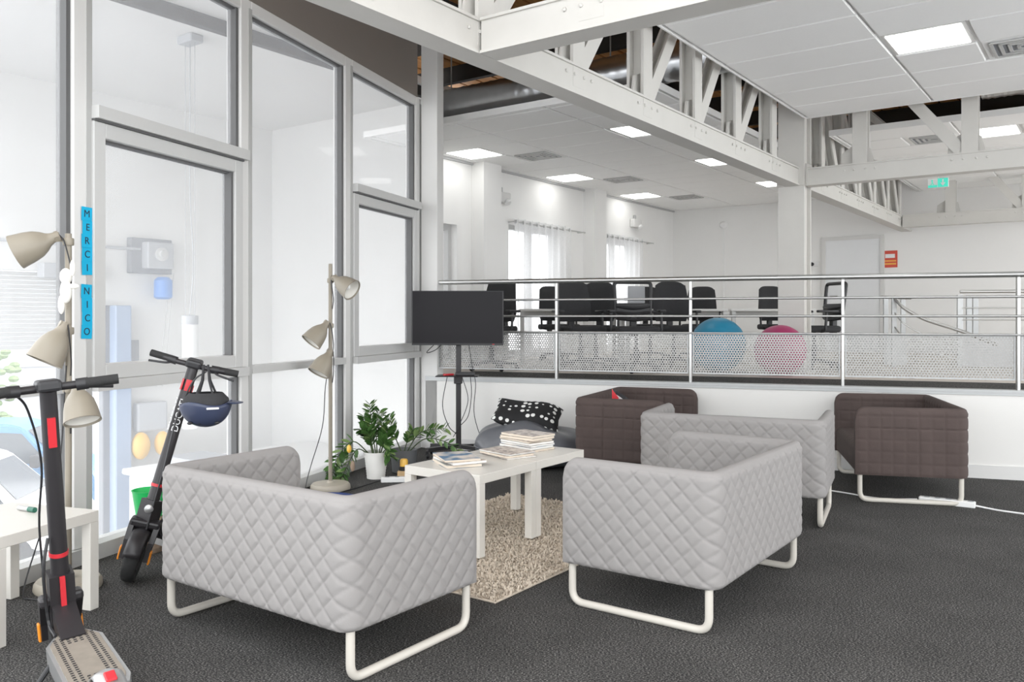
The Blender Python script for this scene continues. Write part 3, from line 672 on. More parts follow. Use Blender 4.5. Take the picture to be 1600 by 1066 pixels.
# ============================================================ SOFAS
SW, SD, ST, SB, TH = 1.19, 0.75, 0.69, 0.20, 0.055
def shell_mesh(name, m, pattern, pitch, du, puff):
    # plan path of the centre line: front of left arm -> back -> front of right arm; local y=0 at back face, +y to the open side
    hw = SW/2-TH/2; r = 0.045
    path = arc([(-hw, SD, 0), (-hw, TH/2, 0), (hw, TH/2, 0), (hw, SD, 0)], r, 6)
    # resample
    L = [0]
    for i in range(1, len(path)): L.append(L[-1]+(path[i]-path[i-1]).length)
    tot = L[-1]; n = int(tot/du); pts = []
    for k in range(n+1):
        s = tot*k/n; i = 0
        while i < len(L)-2 and L[i+1] < s: i += 1
        f = (s-L[i])/max(1e-9, L[i+1]-L[i]); pts.append(path[i].lerp(path[i+1], f))
    rc = 0.075
    vs = []; fs = []; nv = None
    H = ST-SB; m_ = int(H/du)
    for k in range(n+1):
        s = tot*k/n; t = (pts[min(k+1,n)]-pts[max(k-1,0)]).normalized(); nrm = Vector((t.y, -t.x, 0))   # outward: left of travel reversed
        e = min(s, tot-s); top = ST if e > rc else ST-rc+math.sqrt(max(0, rc*rc-(rc-e)**2))
        edge = min(1.0, e/0.03)
        ring = []
        def pf(s_, z):
            if pattern == 'diamond':
                a = (s_+z)/pitch; b = (s_-z)/pitch
                q = min(abs(math.sin(PI*a)), abs(math.sin(PI*b)))
            else:
                q = min(abs(math.sin(PI*s_/pitch)), abs(math.sin(PI*(z-SB)/pitch)))
            return puff*(0.72*min(1, q*3.4)**0.55+0.28*q)
        for j in range(m_+1):
            z = SB+(top-0.02-SB)*j/m_; fade = min(1, j/2, (m_-j)/2)
            ring.append((pts[k]+nrm*(TH/2+pf(s, z)*edge*fade)).to_tuple()[:2]+(z,))
        for q in range(1, 6):
            a = PI*q/6; ring.append((pts[k]+nrm*(TH/2)*math.cos(a)).to_tuple()[:2]+(top-0.02+0.02*math.sin(a),))
        for j in range(m_, -1, -1):
            z = SB+(top-0.02-SB)*j/m_; fade = min(1, j/2, (m_-j)/2)
            ring.append((pts[k]-nrm*(TH/2+pf(s+pitch/2, z)*edge*fade)).to_tuple()[:2]+(z,))
        nv = len(ring); vs += ring
    for k in range(n):
        for j in range(nv):
            a = k*nv+j; b = k*nv+(j+1) % nv; fs.append((b, a, a+nv, b+nv))
    fs.append(tuple(range(nv))); fs.append(tuple(n*nv+j for j in reversed(range(nv))))
    me = bpy.data.meshes.new(name); me.from_pydata(vs, [], fs); me.materials.append(M[m]); me.update()
    bm = bmesh.new(); bm.from_mesh(me); bmesh.ops.recalc_face_normals(bm, faces=bm.faces[:]); bm.to_mesh(me); bm.free()
    me.shade_smooth(); me.set_sharp_from_angle(angle=R(60)); return me
def seat_mesh(name, m, pattern, pitch):
    x0, x1, y0, y1 = -SW/2+TH+0.008, SW/2-TH-0.008, TH+0.008, SD-0.01; nx, ny = 70, 44; vs = []; fs = []
    def pf(x, y):
        q = abs(math.sin(PI*(x+y)/pitch))*abs(math.sin(PI*(x-y)/pitch)) if pattern == 'diamond' else abs(math.sin(PI*x/pitch))*abs(math.sin(PI*y/pitch))
        return 0.006*min(1, q*2.2)**0.6
    for j in range(ny+1):
        for i in range(nx+1):
            x = x0+(x1-x0)*i/nx; y = y0+(y1-y0)*j/ny; e = min(x-x0, x1-x, y-y0, y1-y)
            rr = 0.045; dz = rr-math.sqrt(max(0, rr*rr-max(0, rr-e)**2)) if e < rr else 0
            vs.append((x, y, 0.40-dz+pf(x, y)*min(1, e/0.03)))
    W_ = nx+1
    for j in range(ny):
        for i in range(nx): fs.append((j*W_+i, j*W_+i+1, (j+1)*W_+i+1, (j+1)*W_+i))
    rim = [i for i in range(nx+1)]+[j*W_+nx for j in range(1, ny+1)]+[ny*W_+i for i in range(nx-1, -1, -1)]+[j*W_ for j in range(ny-1, 0, -1)]
    o = len(vs)
    for i in rim: vs.append((vs[i][0], vs[i][1], 0.215))
    n = len(rim)
    for k in range(n): fs.append((rim[k], o+k, o+(k+1) % n, rim[(k+1) % n]))
    fs.append(tuple(o+k for k in range(n)))
    me = bpy.data.meshes.new(name); me.from_pydata(vs, [], fs); me.materials.append(M[m]); me.update(); me.shade_smooth(); me.set_sharp_from_angle(angle=R(50)); return me
def leg_mesh():
    p_ = arc([(0, 0.045, 0.21), (0, 0.045, 0.018), (0, SD-0.035, 0.018), (0, SD-0.035, 0.21)], 0.06, 7)
    return MB().tube(p_, 0.0175, 12).mesh('leg_frame', M['leg_white'], 50)
G_SH = shell_mesh('cover', 'grey_fabric', 'diamond', 0.092, 0.0068, 0.0095); G_SE = seat_mesh('seat', 'grey_fabric', 'diamond', 0.087)
B_SH = shell_mesh('cover', 'brown_fabric', 'square', 0.085, 0.009, 0.008); B_SE = seat_mesh('seat', 'brown_fabric', 'square', 0.085)
LEG = leg_mesh()
def sofa(label, loc, rz, grey, group):
    t = thing('sofa', label, 'sofa', loc, rz, group)
    link_mesh('cover', G_SH if grey else B_SH, t); link_mesh('seat', G_SE if grey else B_SE, t)
    MB().box(-SW/2+TH, SW/2-TH, TH, SD-0.03, 0.195, 0.215).build('seat_base', 'leg_white', t)
    for sx in (-1, 1): link_mesh('leg_frame', LEG, t, (sx*(SW/2-0.03), 0, 0))
    return t
def corner_loc(cx, cy, rz, side):    # place so that outer back corner (side -1 left / +1 right, seen from behind) is at (cx,cy)
    v = rot2((side*SW/2, 0, 0), rz); return (cx-v.x, cy-v.y, 0)
# front-left sofa: back faces the camera, right back corner at (-.59,3.02)
sofa('grey diamond quilted two seat sofa with its back to the pair of white low tables', corner_loc(-0.59, 3.02, GA, 1), GA, True, 'grey quilted sofas')
# right sofa: back faces right; local y (open side) must point to -C direction: rz = GA+90deg
sofa('grey quilted sofa standing side on at the edge of the shaggy rug', corner_loc(0.845, 3.49, GA+PI/2, -1), GA+PI/2, True, 'grey quilted sofas')
sofa('grey quilted sofa with its back turned, between the brown sofas and the rug', corner_loc(1.95, 5.27, R(-25), 1), R(-25), True, 'grey quilted sofas')
z_ = R(-24)-PI/2
sofa('dark brown square quilted sofa beside the bean bag, small flag in it', corner_loc(0.50, 6.80, z_, 1), z_, False, 'brown sofas')
z_ = R(-14)+PI/2
sofa('dark brown sofa with the white power strip lying at its feet', corner_loc(3.207, 5.92, z_, -1), z_, False, 'brown sofas')

# small striped flag stuck in the brown sofa
f0 = Vector((0.86, 7.0, 0.41))
t = thing('small_flag', 'small striped flag with a red triangle inside the brown sofa', 'flag', f0, R(-20))
MB().tube([(0, 0, 0), (-0.03, 0, 0.33)], 0.004, 6).build('flag_stick', 'wood', t)
for k, c_ in enumerate(('black', 'white_print', 'green')):
    vs = []; fs = []
    for i in range(7):
        for j in range(2):
            x = -0.03+0.17*i/6; z = 0.33-0.035*(k+j)-0.10*(i/6)**1.3; vs.append((x, 0.012*math.sin(i*1.3), z))
    for i in range(6): fs.append((2*i, 2*i+1, 2*i+3, 2*i+2))
    m = MB(); m.add(vs, fs); m.build('stripe', c_, t)
m = MB(); m.add([(-0.031, -0.005, 0.33), (-0.031, -0.005, 0.225), (0.03, -0.012, 0.255)], [(0,1,2)]); m.build('red_triangle', 'red', t)

# ============================================================ TABLES, RUG
def lack(label, loc, rz, w, l, h=0.45, group=None):
    t = thing('low_table', label, 'table', loc, rz, group)
    MB().bevbox(0, w, 0, l, h-0.05, h, 0.002, 1).build('tabletop', 'lack', t)
    lg = MB().bevbox(0, 0.05, 0, 0.05, 0, h-0.05, 0.0015, 1).mesh('leg', M['lack'])
    for x in (0.0, w-0.05):
        for y in (0.0, l-0.05): link_mesh('leg', lg, t, (x, y, 0))
    return t
RUGZ = 0.034
lack('square white low table nearest the grey sofa back, magazines on it', G(-3.36, 3.61, RUGZ-0.004), GA, 0.55, 0.548, group=None)
lack('square white low table pushed end on to its twin, nearer the brown sofa', G(-3.36, 4.16, RUGZ-0.004), GA, 0.55, 0.548)
lack('white low table under the window behind the front scooter', Vector((-2.575, 3.56, 0)), WA, 0.53, 0.53)
rg = thing('rug', 'beige shaggy rug under the white low tables', 'rug', G(-3.69, 3.15, 0), GA)
MB().bevbox(0, 1.33, 0, 1.97, 0.0, 0.012, 0.004, 1).build('rug_backing', 'rug', rg)
m = MB(); rr = random.Random(3)
for k in range(17000):
    x, y = rr.uniform(0.0, 1.33), rr.uniform(0, 1.97); a = rr.uniform(0, 6.28); ln = rr.uniform(0.014, 0.03); w_ = rr.uniform(0.003, 0.0055)
    dx, dy = math.cos(a), math.sin(a); h_ = rr.uniform(0.006, 0.02)
    o = len(m.v)
    m.v += [Vector((x-dy*w_, y+dx*w_, 0.010)), Vector((x+dy*w_, y-dx*w_, 0.010)), Vector((x+dx*ln*0.5+dy*w_, y+dy*ln*0.5-dx*w_, 0.012+h_)), Vector((x+dx*ln*0.5-dy*w_, y+dy*ln*0.5+dx*w_, 0.012+h_)), Vector((x+dx*ln, y+dy*ln, 0.010+h_*0.5))]
    m.f += [(o, o+1, o+2, o+3), (o+3, o+2, o+4)]
pl_ = m.build('pile', 'rug', rg); pl_['kind'] = 'stuff'

# magazines
def magazine(loc, rz, w, l, h, cov, label, group, paper):
    o = MB().bevbox(-w/2, w/2, -l/2, l/2, 0, h, 0.0015, 1).build('magazine', paper, None, None, loc, rz); tag(o, label, 'magazine', group)
    MB().bevbox(-w/2-0.002, w/2+0.002, -l/2-0.002, l/2+0.002, h, h+0.0015, 0.0005, 1).build('front_cover', COVERS[cov], o)
    MB().bevbox(-w/2-0.002, w/2+0.002, -l/2-0.002, l/2+0.002, -0.0012, 0, 0.0004, 1).build('back_cover', COVERS[(cov+1) % 4], o)
TZ = 0.45+RUGZ-0.004
def stack(b, a, hs, rzs, cov, label, group, topl=None):
    z = TZ+0.0015
    for k, h in enumerate(hs):
        p_ = G(b+rr.uniform(-0.012, 0.012), a+rr.uniform(-0.012, 0.012), z)
        magazine(p_, GA+rzs+rr.uniform(-0.12, 0.12), 0.21, 0.285, h, cov[k % len(cov)], topl if (topl and k == len(hs)-1) else label, group, 'cream_paper' if rr.random() < 0.4 else 'white_paper')
        z += h+0.003
stack(-3.14, 3.83, [0.016, 0.014, 0.010], R(60), [3, 1, 0], 'magazine under a blue cover one in the pile nearest the sofa back', 'magazines in the first pile', 'magazine with a blue picture cover on top of its pile')
stack(-3.07, 4.23, [0.008, 0.010, 0.006], R(75), [1, 1, 2], 'magazine in the low pile in the middle of the white tables', 'magazines in the middle pile')
stack(-3.13, 4.53, [0.012, 0.014, 0.010, 0.012, 0.009, 0.014, 0.012], R(80), [1, 2, 3, 1, 2], 'magazine in the tall pile nearest the bean bag', 'magazines in the tall pile', 'cream magazine topping the tall pile')

# ============================================================ FLOOR LAMPS
def floor_lamp(label, loc, heads, cord):
    t = thing('floor_lamp', label, 'floor lamp', loc)
    MB().lathe([(0.15, 0), (0.155, 0.01), (0.152, 0.035), (0.14, 0.05), (0.03, 0.056), (0.02, 0.07)], 40).build('base', 'lamp_base', t, 40)
    MB().lathe([(0.0155, 0.05), (0.0155, 1.75)], 14).build('pole', 'lamp_beige', t, 40)
    for z, d, off in heads:
        d = Vector(d).normalized(); h0 = Vector(off)
        mm = Matrix.Translation(h0) @ aim(d)
        prof = [(0.001, -0.035), (0.018, -0.035), (0.022, -0.028), (0.026, 0.0), (0.034, 0.02), (0.05, 0.04), (0.066, 0.07), (0.076, 0.11), (0.083, 0.16), (0.086, 0.175), (0.083, 0.176), (0.079, 0.16), (0.072, 0.11), (0.06, 0.07), (0.001, 0.045)]
        s_ = MB().lathe(prof, 28, mm, False, False).build('lamp_shade', 'lamp_beige', t, 40)
        MB().lathe([(0.001, 0.05), (0.055, 0.072), (0.069, 0.11), (0.078, 0.165)], 24, mm, False, False).build('shade_lining', 'lamp_inner', s_, 50)
        MB().ell((0, 0, 0.1), (0.03, 0.03, 0.045), 14, 8, mm).build('bulb', 'cord_white', s_, 60)
        c_ = MB(); c_.lathe([(0.024, z-0.018), (0.026, z-0.012), (0.026, z+0.012), (0.024, z+0.018)], 14)
        c_.tube([(0, 0, z), tuple(h0*0.6+Vector((0, 0, z))*0.4), tuple(h0)], 0.009, 8); c_.lathe([(0.016, -0.025), (0.016, 0.025)], 10, Matrix.Translation(h0-d*0.02) @ aim(d.orthogonal())); c_.build('clamp', 'lamp_beige', s_, 40)
        w_ = MB(); w_.tube(curve_pts([tuple(h0-d*0.035), tuple(h0-d*0.06+Vector((0.01, -0.02, -0.05))), (0.03, -0.03, z-0.14), (0.018, -0.012, z-0.22)], 16), 0.0035, 6); w_.build('shade_cord', 'black', s_)
    MB().tube(curve_pts(cord, 30), 0.0035, 6).build('cord', 'black', t)
    return t
# z, direction, shade pivot
floor_lamp('beige three head floor lamp behind the low table, one shade turned to the window', (-2.19, 4.17, 0),
    [(1.71, (-0.85, -0.3, -0.42), (-0.06, -0.035, 1.725)), (1.27, (-0.35, -0.3, -0.9), (0.0, -0.055, 1.28)), (0.985, (0.3, -0.3, -0.9), (0.06, -0.03, 0.99))],
    [(0.0, -0.02, 1.1), (-0.03, -0.03, 0.6), (-0.1, -0.06, 0.3), (-0.14, -0.14, 0.03), (-0.05, -0.2, 0.01), (0.2, -0.25, 0.006)])
floor_lamp('beige three head floor lamp standing by the potted plant', (-1.408, 6.55, 0),
    [(1.62, (0.78, -0.35, -0.5), (0.05, -0.03, 1.63)), (1.27, (-0.55, -0.35, -0.75), (-0.03, -0.045, 1.275)), (1.05, (-0.4, -0.35, -0.85), (0.0, -0.05, 1.055))],
    [(0.0, -0.02, 1.0), (-0.03, -0.04, 0.8), (-0.05, -0.05, 0.5), (-0.13, -0.09, 0.2), (-0.155, -0.15, 0.05), (-0.12, -0.22, 0.006)])
# white soft toy hanging on the left lamp
t = thing('soft_toy', 'limp white cloth toy hung on the pole of the floor lamp', 'toy', (-2.165, 4.10, 1.44))
t.scale = (0.72, 0.72, 0.8)
m = MB(); m.ell((0, 0, 0.12), (0.04, 0.035, 0.05)); m.ell((0, 0, 0.03), (0.038, 0.03, 0.075)); m.ell((0.045, 0, 0.17), (0.018, 0.014, 0.05), mtx=None); m.ell((-0.03, 0.0, -0.05), (0.022, 0.018, 0.06)); m.ell((0.05, 0, 0.06), (0.04, 0.016, 0.016)); m.build('toy_body', 'lamp_inner', t, 60)

# ============================================================ SCOOTERS
def scooter(label, loc, rz, lean, print_text, steer):
    t = thing('electric_scooter', label, 'scooter', loc)
    t.rotation_euler = (Matrix.Rotation(rz, 4, 'Z') @ Matrix.Rotation(lean, 4, 'X')).to_euler()
    r = 0.125
    def wheel(x):
        mm = Matrix.Translation((x, 0, r)) @ aim((0, 1, 0))
        w_ = MB().lathe([(0.085, -0.028), (0.105, -0.034), (0.12, -0.024), (0.125, 0), (0.12, 0.024), (0.105, 0.034), (0.085, 0.028)], 32, mm).build('wheel', 'rubber', t, 50)
        MB().lathe([(0.001, -0.034), (0.05, -0.03), (0.088, -0.024), (0.088, 0.024), (0.05, 0.03), (0.001, 0.034)], 24, mm).build('hub', 'black_matte', w_, 40)
    wheel(0.45); wheel(-0.45)
    # deck
    out = [(-0.36, -0.075), (-0.36, 0.075), (-0.3, 0.092), (0.13, 0.092), (0.22, 0.05), (0.22, -0.05), (0.13, -0.092), (-0.3, -0.092)]
    MB().prism(list(reversed(out)), 0.115, 0.182).build('deck', 'silver', t)
    dk = MB().prism(list(reversed([(x*0.97-0.002, y*0.86) for x, y in out])), 0.182, 0.187).build('grip_mat', 'grip', t)
    m = MB()
    for i in range(24):
        for j in range(7):
            x = -0.3+i*0.02; y = -0.06+j*0.02
            if abs(y) < 0.03 and -0.22 < x < 0.1: continue
            m.box(x-0.003, x+0.003, y-0.005, y+0.005, 0.187, 0.189)
    m.build('mat_studs', 'black', dk)
    m = MB(); m.bar((0.16, 0, 0.16), (0.33, 0, 0.24), 0.08, 0.07); m.build('neck', 'black_matte', t)
    # stem
    s0, s1 = Vector((0.355, 0, 0.22)), Vector((0.175, 0, 1.08)); ax = (s1-s0).normalized()
    m = MB(); m.tube([s0+ax*0.14, s0+ax*0.2, s1], [0.034, 0.031, 0.028], 18, flat=0.95); m.build('stem', 'black_matte', t, 40)
    m = MB(); m.bar(s0-ax*0.04, s0+ax*0.17, 0.085, 0.075, up=(1,0,0)); m.build('folding_joint', 'black_matte', t)
    m = MB(); m.bar(s0+Vector((-0.042, 0, -0.02)), s0+ax*0.16+Vector((-0.042, 0, 0)), 0.018, 0.014, up=(1,0,0)); m.build('latch', 'red', t)
    m = MB(); m.tube([s0+ax*0.24, s0+ax*0.255], 0.0335, 18); m.build('stem_band', 'red', t, 40)
    m = MB(); m.bar(s1-ax*0.21+Vector((-0.03, 0, 0)), s1-ax*0.10+Vector((-0.03, 0, 0)), 0.026, 0.014, up=(1,0,0)); m.build('hook', 'red', t)
    # fork
    for sd in (-1, 1):
        m = MB(); m.bar((0.37, sd*0.062, 0.27), (0.43, sd*0.058, 0.18), 0.026, 0.04, up=(1,0,0)); m.bar((0.43, sd*0.058, 0.2), (0.45, sd*0.058, 0.11), 0.022, 0.045, up=(1,0,0)); m.build('fork_leg', 'black_matte', t)
        MB().bevbox(0.435, 0.465, sd*0.073-0.005, sd*0.073+0.005, 0.10, 0.17, 0.003, 1).build('reflector', 'orange', t)
    m = MB(); m.bevbox(0.33, 0.40, -0.075, 0.075, 0.255, 0.295, 0.012, 2); m.build('fork_crown', 'black_matte', t)
    def fender(x, a0, a1, name, mt):
        vs = []; fs = []; n = 12; rad = 0.142
        for i in range(n+1):
            a = a0+(a1-a0)*i/n
            for j in range(7):
                y = -0.042+0.084*j/6; k = rad-0.014*abs(j-3)**2/9
                vs.append((x+k*math.cos(a), y, r+k*math.sin(a)))
        for i in range(n):
            for j in range(6): fs.append((i*7+j, i*7+j+1, (i+1)*7+j+1, (i+1)*7+j))
        o = MB().add(vs, fs).build(name, mt, t, 60)
        sm = o.modifiers.new('thickness', 'SOLIDIFY'); sm.thickness = 0.005; return o
    fender(0.45, R(20), R(150), 'front_fender', 'black_matte')
    rfnd = fender(-0.45, R(30), R(185), 'rear_fender', 'silver')
    m = MB()
    for a in (105, 140):
        mm = Matrix.Translation((-0.45+0.145*math.cos(R(a)), 0, r+0.145*math.sin(R(a)))) @ aim((math.cos(R(a)), 0, math.sin(R(a)))); m.bevbox(-0.016, 0.016, -0.022, 0.022, -0.004, 0.006, 0.004, 2, mm)
    m.build('tail_light', 'red', rfnd)
    m = MB(); m.lathe([(0.001, 0), (0.022, 0), (0.022, 0.012), (0.012, 0.02)], 16, Matrix.Translation((0.385, 0, 0.36)) @ aim((1, 0, 0.1))); m.build('headlight', 'silver', t, 40)
    # handlebar
    hb = s1+Vector((0.0, 0, 0.01))
    m = MB(); m.tube([hb+Vector((-0.03, -0.21, 0.005)), hb+Vector((0, -0.08, 0)), hb+Vector((0, 0.08, 0)), hb+Vector((-0.03, 0.21, 0.005))], 0.0145, 12); h = m.build('handlebar', 'black_matte', t, 40)
    for sd in (-1, 1):
        MB().tube([hb+Vector((-0.017, sd*0.12, 0.003)), hb+Vector((-0.032, sd*0.228, 0.005))], 0.0185, 14).build('hand_grip', 'rubber', h, 40)
        MB().tube(curve_pts([hb+Vector((0.0, sd*0.11, -0.01)), hb+Vector((0.03, sd*0.14, -0.015)), hb+Vector((0.025, sd*0.22, -0.025))], 10), 0.006, 8).build('brake_lever', 'black', h, 40)
        MB().tube([hb+Vector((-0.008, sd*0.09, 0)), hb+Vector((-0.014, sd*0.13, 0.002))], 0.022, 12).build('lever_clamp', 'black', h, 40)
    MB().bevbox(hb.x-0.055, hb.x+0.04, -0.04, 0.04, hb.z-0.012, hb.z+0.03, 0.012, 2).build('display', 'black', h)
    m = MB(); m.tube(curve_pts([hb+Vector((0.02, 0.1, -0.01)), hb+Vector((0.07, 0.06, -0.08)), s0+ax*0.6+Vector((0.05, 0.03, 0)), s0+ax*0.35+Vector((0.06, 0.05, 0)), s0+Vector((0.04, 0.045, 0.02))], 24), 0.0045, 6)
    m.tube(curve_pts([s0+ax*0.32+Vector((-0.02, 0.035, 0)), s0+ax*0.2+Vector((-0.05, 0.06, 0)), s0+Vector((-0.05, 0.055, 0)), (0.2, 0.05, 0.19)], 16), 0.006, 6); m.build('brake_cable', 'black', t)
    m = MB(); m.tube(arc([(0.10, 0.085, 0.13), (0.06, 0.17, 0.05), (0.02, 0.225, 0.028), (-0.03, 0.255, 0.028)], 0.02), 0.009, 8); m.build('kickstand', 'black', t, 40)
    if print_text:
        for sd, d_ in ((-1, 1), (1, 1)):
            n_ = Vector((0.75, sd*0.66, 0.15)).normalized(); n_ = (n_-ax*n_.dot(ax)).normalized()
            y_ = n_.cross(ax); mt = Matrix(((ax.x, y_.x, n_.x, 0), (ax.y, y_.y, n_.y, 0), (ax.z, y_.z, n_.z, 0), (0,0,0,1)))
            o = link_mesh('lettering', text_mesh('DUCATI', 0.048, 'white_print'), t); o.matrix_basis = Matrix.Translation(s0+ax*0.62+n_*0.0325) @ mt
            m = MB(); m.bar(s0+ax*0.75+n_*0.03, s0+ax*0.81+n_*0.03, 0.03, 0.003, up=n_); m.build('red_stripe', 'red', t)
    S = Matrix.Translation(s0) @ Matrix.Rotation(steer, 4, ax) @ Matrix.Translation(-s0)
    done = False
    for o in t.children:
        nm = o.name.split('.')[0]
        if nm in ('fork_leg', 'reflector', 'fork_crown', 'front_fender', 'headlight', 'handlebar') or (nm == 'wheel' and not done):
            if nm == 'wheel':
                if sum(v.co.x for v in o.data.vertices)/len(o.data.vertices) < 0: continue
                done = True
            o.matrix_basis = S
    return t
scooter('black electric scooter with silver deck parked in front of the low table', (-1.475, 2.93, 0), math.atan2(0.8, -0.6), R(-5), False, R(0))
scooter('black electric scooter leaning beside the grey sofa with a helmet on it', (-1.835, 4.71, 0.012), math.atan2(-0.954, -0.3), R(-11), True, R(30))
# helmet hanging upside down from the handlebar
hp = at(322, 632, 4.28)
t = thing('helmet', 'dark navy peaked helmet hanging upside down from the handlebar', 'helmet', hp, R(12))
vs = []; fs = []; n, k_ = 12, 28
for i in range(n+1):
    th = PI/2*i/n
    for j in range(k_):
        a = 2*PI*j/k_; rx, ry = 0.128, 0.105; zz = -0.115*math.cos(th)
        lift = 0.02*math.sin(th)**6*(0.5+0.5*math.cos(3*a))
        vs.append((rx*math.sin(th)*math.cos(a), ry*math.sin(th)*math.sin(a), zz+lift))
for i in range(n):
    for j in range(k_): fs.append((i*k_+j, i*k_+(j+1) % k_, (i+1)*k_+(j+1) % k_, (i+1)*k_+j))
o = MB().add(vs, fs).build('shell', 'navy', t, 60); sm = o.modifiers.new('thickness', 'SOLIDIFY'); sm.thickness = 0.012; sm.offset = -1
m = MB().lathe([(0.098, 0.0), (0.096, 0.03), (0.07, 0.06)], 24, Matrix.Diagonal((1.15, 0.92, 1, 1)), False, False); m.build('padding', 'black_fabric', t, 60)
vs = [(0.11+0.07*q*math.cos(a), 0.085*math.sin(a)*(1-0.25*q), 0.012-0.008*q) for q in (0, 1) for a in [R(-70+14*i) for i in range(11)]]
m = MB(); m.add(vs, [(i, i+1, 11+i+1, 11+i) for i in range(10)]); o = m.build('peak', 'navy', t); sm = o.modifiers.new('thickness', 'SOLIDIFY'); sm.thickness = 0.005
for sx, sy in ((-0.05, -0.07), (0.05, -0.07), (-0.05, 0.07), (0.05, 0.07)):
    MB().tube([(sx, sy, 0.02), (sx*0.35, sy*0.3, 0.12), (sx*0.2, 0, 0.2)], 0.006, 6).build('strap', 'black_fabric', t)
m = MB(); m.bevbox(-0.03, 0.03, -0.004, 0.0, -0.005, 0.005, 0.002, 1, Matrix.Translation((0.045, -0.101, -0.012)) @ Matrix.Rotation(0.35, 4, 'Z')); m.build('logo_strip', 'white_print', t)
for x in (-0.07, -0.02, 0.06):
    MB().ell((x, -0.052, -0.088), (0.014, 0.012, 0.008), 10, 6).build('air_hole', 'black', t)

# ============================================================ TV STAND
tv = thing('television_stand', 'black television on a wheeled pole stand in the corner', 'television', (-0.515, 8.02, 0), R(-2))
W2 = 0.435; zc = CAMZ-0.012
scn = MB().bevbox(-W2, W2, -0.03, 0.02, zc-0.258, zc+0.258, 0.006, 2).build('television', 'black', tv)
MB().box(-W2+0.009, W2-0.009, -0.0315, -0.030, zc-0.24, zc+0.249).build('screen', 'screen', scn)
MB().bevbox(0.33, 0.35, -0.032, -0.03, zc-0.252, zc-0.245, 0.001, 1).build('standby_light', 'red', scn)
MB().bevbox(-0.18, 0.18, 0.02, 0.055, zc-0.16, zc+0.12, 0.01, 1).build('rear_cover', 'black', scn)
MB().bevbox(-0.024, 0.024, 0.055, 0.095, 0.09, zc+0.1, 0.005, 1).build('pole', 'black_matte', tv)
for a in (35, 145, 215, 325):
    d = Vector((math.cos(R(a)), math.sin(R(a))*0.75, 0)); e_ = Vector((0, 0.075, 0.09))+d*0.34
    m = MB(); m.bar((0, 0.075, 0.10), (e_.x, e_.y, 0.085), 0.045, 0.035); m.build('base_leg', 'black_matte', tv)
    m = MB(); m.lathe([(0.024, -0.012), (0.028, 0), (0.024, 0.012)], 16, Matrix.Translation((e_.x, e_.y, 0.028)) @ aim((1, 0.3, 0))); m.box(e_.x-0.014, e_.x+0.014, e_.y-0.016, e_.y+0.016, 0.04, 0.075); m.build('caster', 'black', tv, 40)
sh = MB().bevbox(-0.2, 0.2, -0.13, 0.1, 0.775, 0.785, 0.004, 1).build('shelf', 'black_matte', tv)
MB().bevbox(-0.04, 0.04, 0.02, 0.07, 0.70, 0.775, 0.006, 1).build('shelf_bracket', 'black_matte', tv)
m = MB()
for ctrl in ([(-0.2, 0.03, 1.1), (-0.3, 0.03, 1.0), (-0.22, 0.02, 1.02), (-0.15, 0.03, 1.08)], [(-0.1, 0.0, 0.775), (-0.14, -0.04, 0.5), (-0.08, -0.03, 0.3), (0.0, 0.02, 0.2), (0.05, -0.05, 0.02)], [(0.04, 0.0, 0.775), (0.1, -0.03, 0.55), (0.02, -0.02, 0.32), (-0.04, -0.02, 0.2)], [(0.1, 0.05, 1.08), (0.14, 0.0, 0.85), (0.17, 0.0, 0.7), (0.16, -0.02, 0.4), (0.28, -0.05, 0.06), (0.34, -0.1, 0.006)], [(0.12, 0.0, 0.78), (0.13, 0, 0.6), (0.1, -0.01, 0.4), (0.02, 0.0, 0.3)]):
    m.tube(curve_pts(ctrl, 30), 0.004, 6)
m.build('cable', 'black', tv)
bx = tag(MB().bevbox(-0.06, 0.12, -0.1, -0.01, 0, 0.032, 0.006, 2).build('media_box', 'black', None, None, (-0.47, 7.99, 0.789), R(0)), 'flat black media box on the television stand shelf', 'media box')
rm = tag(MB().bevbox(-0.05, 0.05, -0.02, 0.02, 0, 0.018, 0.005, 2).build('remote_control', 'red', None, None, (-0.60, 7.97, 0.7855), R(35)), 'small red remote lying on the television stand shelf', 'remote control')

# ============================================================ PLANTS
leafm = []
for mt in ('leaf', 'leaf_pale'):
    m = MB(); vs = [(0, 0, 0)]
    for i, w_ in ((0.2, 0.7), (0.5, 1.0), (0.8, 0.6)):
        vs += [(i, -0.24*w_, 0.03), (i, 0, -0.03), (i, 0.24*w_, 0.03)]
    vs.append((1, 0, -0.02))
    fs = [(0,1,2), (0,2,3), (1,4,5,2), (2,5,6,3), (4,7,8,5), (5,8,9,6), (7,10,8), (8,10,9)]
    m.add(vs, fs); leafm.append(m.mesh('leaf', M[mt], 80))
def zz_plant(t, stems, base):
    for ctrl, size, pale in stems:
        pts = curve_pts([base+Vector(c_) for c_ in ctrl], 20)
        st = MB().tube(pts, [0.006*(1-0.6*i/len(pts)) for i in range(len(pts))], 6).build('stem', 'stem', t, 60)
        n = len(pts)
        for i in range(int(n*0.35), n, 1):
            tg = (pts[min(i+1, n-1)]-pts[i-1]).normalized()
            for sd in (-1, 1):
                side = tg.cross(Vector((0.3, -1, 0.2))).normalized()*sd
                d = (tg*0.75+side*0.8+Vector((rr.uniform(-.2, .2), rr.uniform(-.3, .1), rr.uniform(-.2, .2)))).normalized()
                o = link_mesh('leaf', leafm[1 if rr.random() < pale else 0], st)
                q = d.to_track_quat('X', 'Z'); s_ = size*rr.uniform(0.95, 1.5)
                o.matrix_basis = Matrix.Translation(pts[i]) @ q.to_matrix().to_4x4() @ Matrix.Rotation(rr.uniform(-0.8, 0.8), 4, 'X') @ Matrix.Diagonal((s_, s_, s_, 1))
t = thing('potted_plant', 'leafy green plant in a ribbed white pot by the window', 'plant', (-1.13, 7.02, 0))
